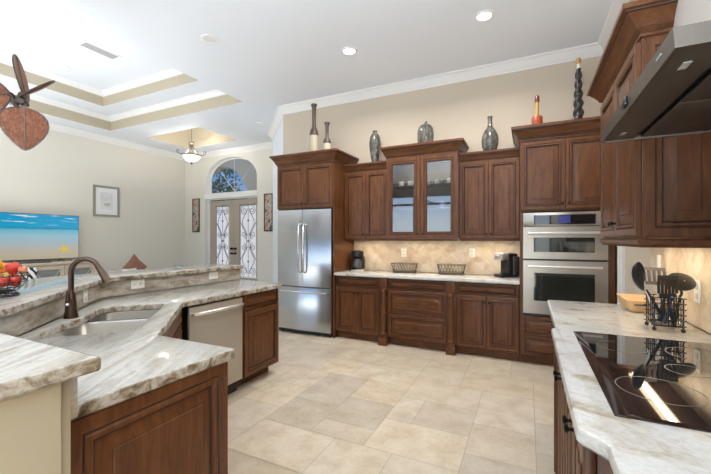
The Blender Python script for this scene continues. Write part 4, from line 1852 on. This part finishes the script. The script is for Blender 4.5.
# ================================================================== VASES ON TOP OF THE CABINETS
def vase(name, label, loc, parts, cat='vase', seg=20):
    t = thing(name, label, cat, loc)
    for pn, prof, mat in parts:
        mb = MB()
        mb.lathe(prof, seg=seg)
        mb.build(pn, mat, t)
    return t


TF, TU, TG = 2.5805, 2.4255, 2.5855
vase('bottle_vase', 'tall brown-necked bottle vase with cream body above the refrigerator', (-2.722, 4.29, TF),
     [('body', [(.056, 0), (.063, .01), (.063, .243), (.062, .245)], 'ceramcream'),
      ('neck', [(.062, .246), (.063, .26), (.059, .30), (.046, .335), (.031, .36), (.026, .42), (.029, .62), (.033, .63), (.029, .64), (.038, .66), (.045, .686), (.043, .690), (.028, .684)], 'ceramdark')])
vase('bottle_vase', 'shorter brown-necked bottle vase with cream body above the refrigerator', (-2.509, 4.29, TF),
     [('body', [(.050, 0), (.057, .01), (.057, .107), (.056, .109)], 'ceramcream'),
      ('neck', [(.056, .110), (.057, .12), (.052, .15), (.038, .175), (.025, .20), (.022, .25), (.025, .345), (.029, .355), (.025, .362), (.036, .38), (.041, .400), (.039, .404), (.024, .40)], 'ceramdark')])
vase('tall_vase', 'slim grey-green glazed vase on the wall cabinet beside the refrigerator', (-1.945, 4.66, TU),
     [('body', [(.040, 0), (.045, .01), (.058, .10), (.078, .22), (.082, .30), (.070, .38), (.045, .425), (.030, .44), (.030, .452), (.036, .462), (.034, .466), (.024, .455)], 'glazegrey')])
g = thing('ribbed_jar', 'squat ribbed grey jar with a stubby top on the glass cabinet', 'jar', (-1.190, 4.54, TG))
mb = MB()
prof = [(.085, 0), (.095, .01), (.102, .08), (.102, .15), (.092, .205), (.065, .245), (.030, .262)]
rings = []
for r, z in prof:
    rings.append([(r * (1 + .035 * cos(12 * 2 * pi * k / 72)) * cos(2 * pi * k / 72), r * (1 + .035 * cos(12 * 2 * pi * k / 72)) * sin(2 * pi * k / 72), z) for k in range(72)])
mb.loops(rings, cap0=True, cap1=True)
mb.build('body', 'glazegrey', g)
mb = MB()
mb.tube([(0, 0, .262), (.004, 0, .28), (.016, .002, .298)], [.020, .016, .010], 10)
mb.build('stem', 'glazegrey', g)
vase('bottle_vase', 'round-bellied grey bottle vase with a thin neck on the wall cabinet beside the oven tower', (-.420, 4.66, TU),
     [('body', [(.062, 0), (.070, .01), (.092, .08), (.100, .15), (.092, .21), (.066, .27), (.036, .31), (.027, .335), (.025, .40), (.028, .435), (.031, .44), (.028, .445), (.018, .44)], 'glazegrey')])
vase('decorative_bottle', 'small red banded bottle with a yellow neck on the oven tower', (.088, 4.33, TF),
     [('body', [(.050, 0), (.054, .008), (.054, .045), (.049, .05), (.054, .055), (.054, .098), (.046, .112), (.020, .122)], 'redlac'),
      ('neck', [(.018, .123), (.017, .25), (.021, .265)], 'yellowlac'), ('top', [(.021, .266), (.024, .275), (.022, .325), (.016, .337), (.004, .340)], 'maroonlac')], cat='bottle')
tw = thing('twisted_candlestick', 'tall black spiral-twisted bottle with a golden stopper on the oven tower', 'bottle', (.470, 4.33, TF))
mb = MB()
rings = []
nz = 80
for i in range(nz + 1):
    q = i / nz
    z = .545 * q
    R0 = .046 * (1 - .46 * q)
    a = 2 * pi * 2.8 * q
    rings.append([(R0 * (1 + .22 * cos(2 * (p - a))) * cos(p), R0 * (1 + .22 * cos(2 * (p - a))) * sin(p), z) for p in (2 * pi * k / 24 for k in range(24))])
mb.loops(rings, cap0=True, cap1=True)
mb.build('body', 'blackglaze', tw)
mb = MB()
mb.lathe([(.015, .546), (.017, .555), (.017, .598)], seg=14)
mb.build('neck', 'clearneck', tw)
mb = MB()
mb.lathe([(.018, .599), (.023, .606), (.023, .648), (.017, .656), (.003, .658)], seg=14)
mb.build('stopper', 'gold', tw)

# ================================================================== ON THE BAR
fbk = thing('fruit_basket', 'black wire fruit basket on the raised bar', 'basket', (-2.50, .875, BT))
fbk.scale = (.8, .8, .8)
mb = MB()
def circ(r, z, n=28):
    return [(r * cos(2 * pi * k / n), r * sin(2 * pi * k / n), z) for k in range(n)]
mb.tube(circ(.100, .005), .005, 6, closed=True)
mb.tube(circ(.080, .032), .004, 6, closed=True)
for r, z in ((.115, .060), (.138, .095), (.150, .135)):
    mb.tube(circ(r, z), .004, 6, closed=True)
for k in range(14):
    a = 2 * pi * k / 14
    mb.tube([(r * cos(a), r * sin(a), z) for r, z in ((.100, .005), (.080, .032), (.115, .060), (.138, .095), (.150, .135))], .0025, 5)
for k in range(-3, 4):
    x = k * .022
    yy = sqrt(max(.08 ** 2 - x * x, 0))
    mb.tube([(x, -yy, .032), (x, yy, .032)], .0025, 5)
mb.build('wire_frame', 'black', fbk)


def fruit_prof(kind, r):
    if kind == 'apple':
        return [(.12, -.80), (.35, -.90), (.65, -.75), (.92, -.25), (1, .15), (.92, .55), (.65, .85), (.35, .90), (.14, .78), (.03, .70)]
    if kind == 'pear':
        return [(.1, -.98), (.55, -.85), (.95, -.35), (.95, .1), (.65, .65), (.42, 1.0), (.3, 1.25), (.05, 1.32)]
    return [(.10, -.97), (.45, -.88), (.80, -.58), (.97, -.2), (1, .05), (.93, .38), (.70, .70), (.40, .90), (.08, .96)]


def fruit(kind, p, r, mat, label, rot=0.0):
    t = thing(kind, label, 'fruit', (-2.50 + p[0] * .8, .875 + p[1] * .8, BT + p[2] * .8))
    t.rotation_euler = (rot, rot * .6, 0)
    r *= .77
    mb = MB()
    mb.lathe([(a * r, b * r) for a, b in fruit_prof(kind, r)], seg=18)
    mb.build('flesh', mat, t, ang=60)
    mb = MB()
    z = .72 * r if kind == 'apple' else .96 * r
    mb.tube([(0, 0, z), (.002, 0, z + .008), (.005, 0, z + (.018 if kind != 'orange' else .010))], .002, 5)
    mb.build('stem', 'bark', t)


fruit('apple', (.048, .062, .100), .042, 'apple', 'red apple low on the aisle side of the fruit basket', .3)
fruit('apple', (.078, -.015, .100), .040, 'apple', 'red apple low in the fruit basket at the edge nearest the faucet', -.2)
fruit('apple', (.045, .055, .182), .042, 'apple', 'large red apple on top of the fruit pile, facing the faucet', .2)
fruit('apple', (.108, .082, .172), .026, 'apple2', 'small pinkish apple perched on the rim of the fruit basket', .4)
fruit('orange', (-.020, -.075, .100), .041, 'orange', 'orange low at the back of the fruit basket', 0)
fruit('orange', (-.072, .045, .104), .041, 'orange2', 'yellow-orange fruit low on the hidden side of the fruit basket', 0)
fruit('orange', (.0, -.025, .215), .043, 'orange2', 'yellow-orange fruit at the very top of the fruit pile', .2)
fruit('orange', (-.045, .030, .180), .042, 'orange', 'orange resting on the upper layer of the fruit pile', -.2)
fruit('pear', (-.005, .052, .128), .034, 'pear', 'pale yellow pear lying between the apples in the fruit basket', 1.2)

mb = MB()
mb.lathe([(.030, .001), (.034, .004), (.036, .040), (.033, .040), (.030, .008), (.002, .007)], seg=18)
tag(mb.build('glass_dish', 'dish', loc=(-3.12, 2.42, BT)), 'small clear glass dish on the far stretch of the raised bar', 'dish')

# ================================================================== LIVING ROOM AND FOYER
# television
tv = thing('television', 'large flat television showing a beach, standing on the media console', 'television', (-7.90, 3.10, .955), radians(90))
TW, TH_, TB = 1.66, .80, .055        # the screen's width, height and lower edge; local x runs along the wall
mb = MB()
mb.box(-TW / 2 - .010, .0, TB - .012, TW / 2 + .010, .045, TB + TH_ + .010, 0, .004)
mb.build('casing', 'tvgrey', tv)


def screen_mat():
    m, nt, b = new_mat('beach_picture')
    tc = nt.nodes.new('ShaderNodeTexCoord')
    sep = nt.nodes.new('ShaderNodeSeparateXYZ')
    nt.links.new(tc.outputs['Generated'], sep.inputs[0])
    mp = nt.nodes.new('ShaderNodeMapping')
    mp.inputs['Scale'].default_value = (4, 1, 9)
    nt.links.new(tc.outputs['Generated'], mp.inputs[0])
    nz = noise(nt, mp.outputs[0], 2.0, 4)
    ma = N(nt, 'ShaderNodeMath', operation='MULTIPLY_ADD')
    nt.links.new(nz, ma.inputs[0])
    ma.inputs[1].default_value = 0.05
    nt.links.new(sep.outputs['Z'], ma.inputs[2])
    col = ramp(nt, ma.outputs[0], [(0.0, (0.56, 0.48, 0.33)), (0.22, (0.58, 0.53, 0.42)), (0.36, (0.47, 0.56, 0.60)), (0.55, (0.36, 0.62, 0.74)), (0.68, (0.16, 0.54, 0.70)), (0.715, (0.01, 0.27, 0.52)), (0.74, (0.005, 0.42, 0.70)), (1.0, (0.003, 0.38, 0.70))])
    mp2 = nt.nodes.new('ShaderNodeMapping')
    mp2.inputs['Scale'].default_value = (3, 1, 14)
    nt.links.new(tc.outputs['Generated'], mp2.inputs[0])
    n2 = noise(nt, mp2.outputs[0], 1.6, 4)
    ml = N(nt, 'ShaderNodeMath', operation='MULTIPLY')
    nt.links.new(ramp(nt, n2, [(0.56, (0, 0, 0)), (0.66, (1, 1, 1))]), ml.inputs[0])
    nt.links.new(ramp(nt, sep.outputs['Z'], [(0.74, (0, 0, 0)), (0.80, (1, 1, 1))]), ml.inputs[1])
    col = mixc(nt, ml.outputs[0], col, (0.85, 0.92, 0.95))
    nt.links.new(col, b.inputs['Emission Color'])
    b.inputs['Emission Strength'].default_value = 0.85
    b.inputs['Base Color'].default_value = (0.01, 0.01, 0.01, 1)
    b.inputs['Roughness'].default_value = 0.12
    return m


M['screen'] = screen_mat()
mb = MB()
mb.box(-TW / 2, -.002, TB, TW / 2, -.0005, TB + TH_)
scr = mb.build('screen', 'screen', tv)
mb = MB()
scx, scz = TW / 2 - .235, TB + .175
pts = []
for k in range(10):
    r = .085 if k % 2 == 0 else .036
    a = pi / 2 + k * pi / 5 + .25
    pts.append((scx + r * 1.25 * cos(a), scz + r * sin(a)))
mb.loops([[(x, -.0022, z) for x, z in pts], [(x, -.0034, z) for x, z in pts]], cap1=True)
mb.build('starfish', 'starfish', scr)
for s in (-1, 1):
    mb = MB()
    mb.tube([(s * .55, -.09, .006), (s * .55, .02, TB - .012), (s * .55, .12, .006)], .010, 8)
    mb.build('foot', 'tvgrey', tv)
# soundbar in front of the television
mb = MB()
mb.box(-.24, -.035, .001, .24, .035, .028, 0, .008)
tag(mb.build('soundbar', 'tvgrey', loc=(-7.765, 3.18, .950), rotz=radians(90)), 'low grey soundbar lying in front of the television', 'soundbar')

mc = thing('media_console', 'pale wood media console with glass doors under the television', 'console', (-7.72, 2.05, 0), radians(90))
CL = 2.12
mb = MB()
mb.box(0, 0, .90, CL, .44, .948, 0, .004)
mb.build('top', 'paleconsole', mc)
mb = MB()
mb.box(.02, .03, FZ + .06, CL - .02, .43, .899)
mb.build('body', 'paleconsole', mc)
for k in range(4):
    a, b = .03 + k * .515, .03 + k * .515 + .505
    mb = MB()
    mb.panel(a, FZ + .09, b, .88, .022, .055, y=.029, hole=True)
    d = mb.build('door', ['paleconsole', 'paleconsole'], mc)
    mb = MB()
    mb.box(a + .05, .020, FZ + .14, b - .05, .024, .83)
    mb.build('pane', 'consoleglass', d)
    mb = MB()
    for s in (0, 1):
        x0, x1 = (a + .06, b - .06) if s == 0 else (b - .06, a + .06)
        mb.tube([(x0, .014, FZ + .15), (x1, .014, .82)], .007, 6)
    mb.build('lattice', 'grey', d)
mb = MB()
for x in (.03, CL - .09):
    for y in (.03, .36):
        mb.box(x, y, FZ, x + .06, y + .06, FZ + .0595)
mb.build('plinth', 'paleconsole', mc)

# framed print
pf = thing('picture_frame', 'silver-framed pale print hanging on the living room wall', 'picture', (XL + .001, 4.61, 2.18), radians(90))
mb = MB()
w2, h2 = .265, .33
o_ = [(-w2, -h2), (w2, -h2), (w2, h2), (-w2, h2)]
i_ = [(-w2 + .045, -h2 + .045), (w2 - .045, -h2 + .045), (w2 - .045, h2 - .045), (-w2 + .045, h2 - .045)]
mb.loops([[(x, 0, z) for x, z in o_], [(x, -.028, z) for x, z in o_], [(x, -.022, z) for x, z in i_], [(x, -.006, z) for x, z in i_]])
mb.build('frame', 'framesilver', pf)
mb = MB()
mb.box(-w2 + .04, -.009, -h2 + .04, w2 - .04, -.004, h2 - .04)
mt = mb.build('mat_board', 'paper', pf)
mb = MB()
mb.box(-.125, -.012, -.17, .125, -.0095, .19)
mb.build('print', 'paleprint', mt)
mb = MB()
mb.box(-.06, -.0135, -.10, .07, -.0125, -.03)
mb.build('print_motif', 'greyprint', mt)

# tall art panels either side of the front door
def art_panel(x, label):
    t = thing('art_panel', label, 'wall art', (x, YF - .001, 1.985))
    mb = MB()
    o_ = [(-.125, -.435), (.125, -.435), (.125, .435), (-.125, .435)]
    i_ = [(-.105, -.415), (.105, -.415), (.105, .415), (-.105, .415)]
    mb.loops([[(a, 0, b) for a, b in o_], [(a, -.025, b) for a, b in o_], [(a, -.025, b) for a, b in i_], [(a, -.012, b) for a, b in i_]])
    mb.build('frame', 'iron', t)
    mb = MB()
    mb.box(-.108, -.014, -.418, .108, -.010, .418)
    mb.build('canvas', 'art', t)


art_panel(-7.775, 'tall narrow abstract art panel in the foyer corner, beside the hinge of the door')
art_panel(-5.405, 'tall narrow abstract art panel on the foyer wall nearer the refrigerator')

# loveseat with cushions
lv = thing('loveseat', 'low off-white loveseat against the living room wall beyond the media console', 'sofa', (-7.70, 5.12, 0), radians(90))
mb = MB()
mb.box(-.72, -.42, FZ + .08, .72, .40, .43, 0, .03)
mb.build('seat', 'offwhite', lv)
mb = MB()
mb.box(-.72, .22, .431, .72, .44, .66, 0, .04)
mb.build('backrest', 'offwhite', lv)
for s in (-1, 1):
    mb = MB()
    mb.box(s * .81 - .085, -.42, FZ + .08, s * .81 + .085, .44, .58, 0, .035)
    mb.build('arm', 'offwhite', lv)
for x in (-.8, .8):
    for y in (-.36, .36):
        mb = MB()
        mb.lathe([(.022, FZ), (.03, FZ + .0795)], (x, y, 0), 10)
        mb.build('leg', 'wood', lv)


def cushion(name, label, loc, s, mat, rx, ry, rz, t=.13):
    mb = MB()
    n = 10
    def P(u, v, sg):
        e = (1 - abs(u) ** 2.6) * (1 - abs(v) ** 2.6)
        k = 1 - .07 * (1 - abs(u) * abs(v))
        return (u * s * k, sg * t * .5 * max(e, 0) ** .55, v * s * k)
    for sg in (-1, 1):
        g = [[mb.v(P(-1 + 2 * i / n, -1 + 2 * j / n, sg)) for i in range(n + 1)] for j in range(n + 1)]
        for j in range(n):
            for i in range(n):
                f = [g[j][i], g[j][i + 1], g[j + 1][i + 1], g[j + 1][i]]
                mb.face(f if sg < 0 else f[::-1])
    bmesh.ops.remove_doubles(mb.bm, verts=mb.bm.verts, dist=.0005)
    o = mb.build(name, mat, ang=80)
    o.location = loc
    o.rotation_euler = (rx, ry, rz)
    return tag(o, label, 'cushion')


cushion('cushion', 'terracotta square cushion standing on its corner on the loveseat', (-7.80, 4.98, .745), .212, 'rust', radians(-8), radians(45), radians(90))
cushion('cushion', 'white cushion between the terracotta and green ones on the loveseat', (-7.56, 4.72, .60), .155, 'offwhite', radians(-10), 0, radians(90))
cushion('cushion', 'green leaf-patterned cushion nearest the media console on the loveseat', (-7.75, 4.55, .580), .135, 'greenleaf', radians(-10), radians(6), radians(90))

# zebra bar stool behind the bar
bs = thing('bar_stool', 'bar stool with a zebra-striped back behind the fruit basket', 'bar stool', (-3.885, 1.425, 0), radians(62))
mb = MB()
mb.box(-.18, -.20, .72, .18, .16, .79, 0, .025)
mb.build('seat', 'zebra', bs)
mb = MB()
mb.box(-.155, .165, .86, .155, .205, 1.115, 0, .018)
mb.build('backrest', 'zebra', bs)
for sx in (-1, 1):
    mb = MB()
    mb.tube([(sx * .19, -.20, FZ), (sx * .165, -.17, .72)], .017, 8)
    mb.build('leg', 'bronze', bs)
    mb = MB()
    mb.tube([(sx * .19, .22, FZ), (sx * .165, .15, .72), (sx * .140, .186, .90)], .017, 8)
    mb.build('leg', 'bronze', bs)
mb = MB()
mb.tube([(-.185, -.19, .28), (.185, -.19, .28), (.185, .20, .28), (-.185, .20, .28)], .010, 8, closed=True)
mb.build('foot_rail', 'bronze', bs)

# ================================================================== CEILING FIXTURES
def can_light(x, y, z, label, lit=True, power=28, spread=150):
    t = thing('recessed_light', label, 'ceiling light', (x, y, z))
    mb = MB()
    mb.lathe([(.098, -.0005), (.098, -.006), (.090, -.009), (.070, -.008), (.066, -.001)], seg=28, cap=False)
    mb.build('trim_ring', 'trim', t)
    mb = MB()
    mb.lathe([(.069, -.0015), (.069, -.0050), (.040, -.0075), (.002, -.0080)], seg=24)
    mb.build('lens', 'lens' if lit else 'lensoff', t)
    if lit:
        area_light('downlight', (x, y, z - .02), (0, 0, 0), .13, .13, power, (1.0, .96, .90), spread, 'DISK').parent = None


can_light(-1.885, 3.735, CEIL, 'lit recessed downlight over the aisle in front of the glass cabinet')
can_light(-.390, 3.725, CEIL, 'lit recessed downlight over the aisle in front of the oven tower')
can_light(-3.150, 2.845, CEIL, 'unlit recessed downlight above the far end of the island', False)
can_light(-6.650, 3.085, Z2b, 'lit recessed downlight in the tray ceiling of the living room', True, 14, 95)

cv = thing('ceiling_vent', 'grey louvred air vent in the tray ceiling', 'vent', (-5.58, 3.05, Z2b), radians(90))
mb = MB()
for a, b, c, d in ((-.26, -.11, .26, -.08), (-.26, .08, .26, .11), (-.26, -.08, -.22, .08), (.22, -.08, .26, .08)):
    mb.box(a, b, -.010, c, d, -.0005)
mb.build('frame', 'trim', cv)
mb = MB()
for k in range(9):
    y = -.072 + k * .018
    mb.quad((-.22, y - .009, -.002), (.22, y - .009, -.002), (.22, y + .009, -.011), (-.22, y + .009, -.011))
mb.build('louvres', 'grey', cv, fix=False)
mb = MB()
mb.lathe([(.075, -.0005), (.075, -.010), (.066, -.018), (.020, -.021), (.003, -.021)], seg=22)
tag(mb.build('smoke_detector', 'trim', loc=(-4.56, 5.32, CEIL)), 'round white smoke detector on the flat ceiling before the foyer', 'smoke detector')

# pendant in the foyer
pd = thing('pendant_lamp', 'bronze pendant lamp with a white glass bowl in the foyer', 'lamp', (-6.650, 5.50, 0))
mb = MB()
mb.lathe([(.065, RZ - .001), (.065, RZ - .02), (.03, RZ - .04), (.008, RZ - .05)], seg=16)
mb.build('canopy', 'nickel', pd)
mb = MB()
mb.tube([(0, 0, RZ - .045), (0, 0, 3.47)], .006, 6)
mb.build('rod', 'nickel', pd)
mb = MB()
mb.lathe([(.012, 3.50), (.045, 3.485), (.050, 3.465), (.030, 3.44), (.028, 3.36), (.036, 3.33), (.026, 3.29), (.030, 3.21), (.02, 3.19)], seg=14)
mb.build('column', 'nickel', pd)
for k in range(3):
    a = 2 * pi * k / 3 + .35
    mb = MB()
    pts = [(.03, 3.43), (.05, 3.36), (.10, 3.27), (.17, 3.215), (.24, 3.20), (.31, 3.215), (.335, 3.25), (.31, 3.28), (.275, 3.265), (.28, 3.24)]
    mb.tube([(r * cos(a), r * sin(a), z) for r, z in pts], .008, 6)
    mb.build('scroll_arm', 'nickel', pd)
mb = MB()
mb.lathe([(.185, 3.205), (.190, 3.195), (.175, 3.155), (.13, 3.10), (.07, 3.065), (.012, 3.055), (.012, 3.06), (.07, 3.075), (.125, 3.11), (.168, 3.16), (.180, 3.205)], seg=32, cap=False)
mb.build('glass_bowl', 'lampglass', pd)
mb = MB()
mb.lathe([(.192, 3.212), (.200, 3.206), (.200, 3.196), (.192, 3.190)], seg=32, cap=False)
mb.build('rim', 'nickel', pd)
mb = MB()
mb.lathe([(.004, 3.00), (.016, 3.012), (.022, 3.03), (.014, 3.045), (.028, 3.054)], seg=12)
mb.build('finial', 'nickel', pd)
pl_ = bpy.data.lights.new('pendant_bulb', 'POINT')
pl_.energy = 62
pl_.color = (1, .95, .88)
pl_.shadow_soft_size = .06
po = bpy.data.objects.new('pendant_bulb', pl_)
po.location = (-6.650, 5.50, 3.27)
COL.objects.link(po)

# ceiling fan with palm-leaf blades
HUB = Vector((-4.112, 1.568, 2.600))
fn = thing('ceiling_fan', 'bronze ceiling fan with woven palm-leaf blades hanging over the living room', 'ceiling fan', HUB)
R3, F3, U3 = Vector((.356, .9347, 0)).normalized(), Vector((-.9347, .356, 0)).normalized(), Vector((0, 0, 1))


def vv(a, b, c):
    return R3 * a + U3 * b + F3 * c


stem = vv(-.72, .06, 0)
mb = MB()
mb.tube([stem + Vector((0, 0, Z2b - HUB.z - stem.z - .002)), stem], .018, 10)
mb.lathe([(.07, Z2b - HUB.z - .001), (.07, Z2b - HUB.z - .03), (.03, Z2b - HUB.z - .07)], (stem.x, stem.y, 0), 16)
mb.ball(tuple(stem), .075, 16, 10)
mb.build('downrod', 'fanbronze', fn)
mb = MB()
mb.tube([stem, vv(-.40, .085, 0), vv(-.12, .045, 0), vv(-.03, .01, 0)], [.020, .016, .014, .014], 8)
mb.build('arm', 'fanbronze', fn)
mb = MB()
ax0, ax1 = vv(-.045, .02, .07), vv(.05, -.01, -.09)
mb.tube([ax0, ax0.lerp(ax1, .15), ax0.lerp(ax1, .4), ax0.lerp(ax1, .7), ax0.lerp(ax1, .85), ax1], [.02, .042, .048, .048, .034, .012], 16)
mb.build('motor', 'fanbronze', fn)
for k, (dx, dz) in enumerate(((-.05, .035), (.055, -.03), (.02, .055), (-.015, -.05))):
    mb = MB()
    mb.tube([vv(dx * .5, dz * .5, -.03), vv(dx, dz, -.06), vv(dx * 1.2, dz * 1.2, -.075)], [.020, .022, .012], 10)
    mb.build('blade_bracket', 'fanbronze', fn)


def blade(root, L, Wv, ln, wd, shape):
    """a palm leaf: woven face, rim and midrib"""
    L, Wv = L.normalized(), Wv.normalized()
    Nn = L.cross(Wv).normalized()
    S = [(0, .16), (.04, .50), (.12, .80), (.25, .97), (.38, 1.0), (.52, .93), (.68, .74), (.82, .50), (.92, .30), (.98, .13), (1.0, .02)] if shape == 'heart' else \
        [(0, .12), (.06, .34), (.2, .68), (.4, .93), (.58, 1.0), (.74, .94), (.87, .72), (.95, .44), (.99, .2), (1, .03)]
    mb = MB()
    g = []
    m = 8
    for s, w in S:
        row = []
        for j in range(m + 1):
            u = -1 + 2 * j / m
            bend = .035 * (1 - u * u) * wd
            row.append(root + L * (ln * s) + Wv * (wd * w * u) + Nn * bend)
        g.append(row)
    for sg, off in ((1, .004), (-1, -.004)):
        G = [[mb.v(p + Nn * off) for p in row] for row in g]
        for i in range(len(G) - 1):
            for j in range(m):
                f = [G[i][j], G[i + 1][j], G[i + 1][j + 1], G[i][j + 1]]
                mb.face(f if sg > 0 else f[::-1])
    b = mb.build('blade', 'weave', fn, fix=False)
    mb = MB()
    edge = [row[0] for row in g] + [row[-1] for row in reversed(g)]
    mb.tube(edge, .007, 6, closed=True)
    mb.build('blade_rim', 'fanbronze', b)
    mb = MB()
    mb.tube([row[m // 2] + Nn * -.006 for row in g], .005, 5)
    mb.tube([row[m // 2] + Nn * .006 for row in g], .005, 5)
    mb.build('midrib', 'fanbronze', b)


blade(vv(.040, -.060, -.05), vv(.015, -1, .05), vv(1, .02, .05), .370, .165, 'heart')
blade(vv(.060, .00, -.02), vv(-.17, 1, .15), vv(.22, .04, .96), .430, .19, 'leaf')
blade(vv(.010, .03, -.08), vv(.72, .66, .20), vv(-.10, .10, .98), .330, .17, 'leaf')
blade(vv(-.05, .04, -.03), vv(-1, -.22, .1), vv(-.2, 1, .2), .34, .19, 'leaf')
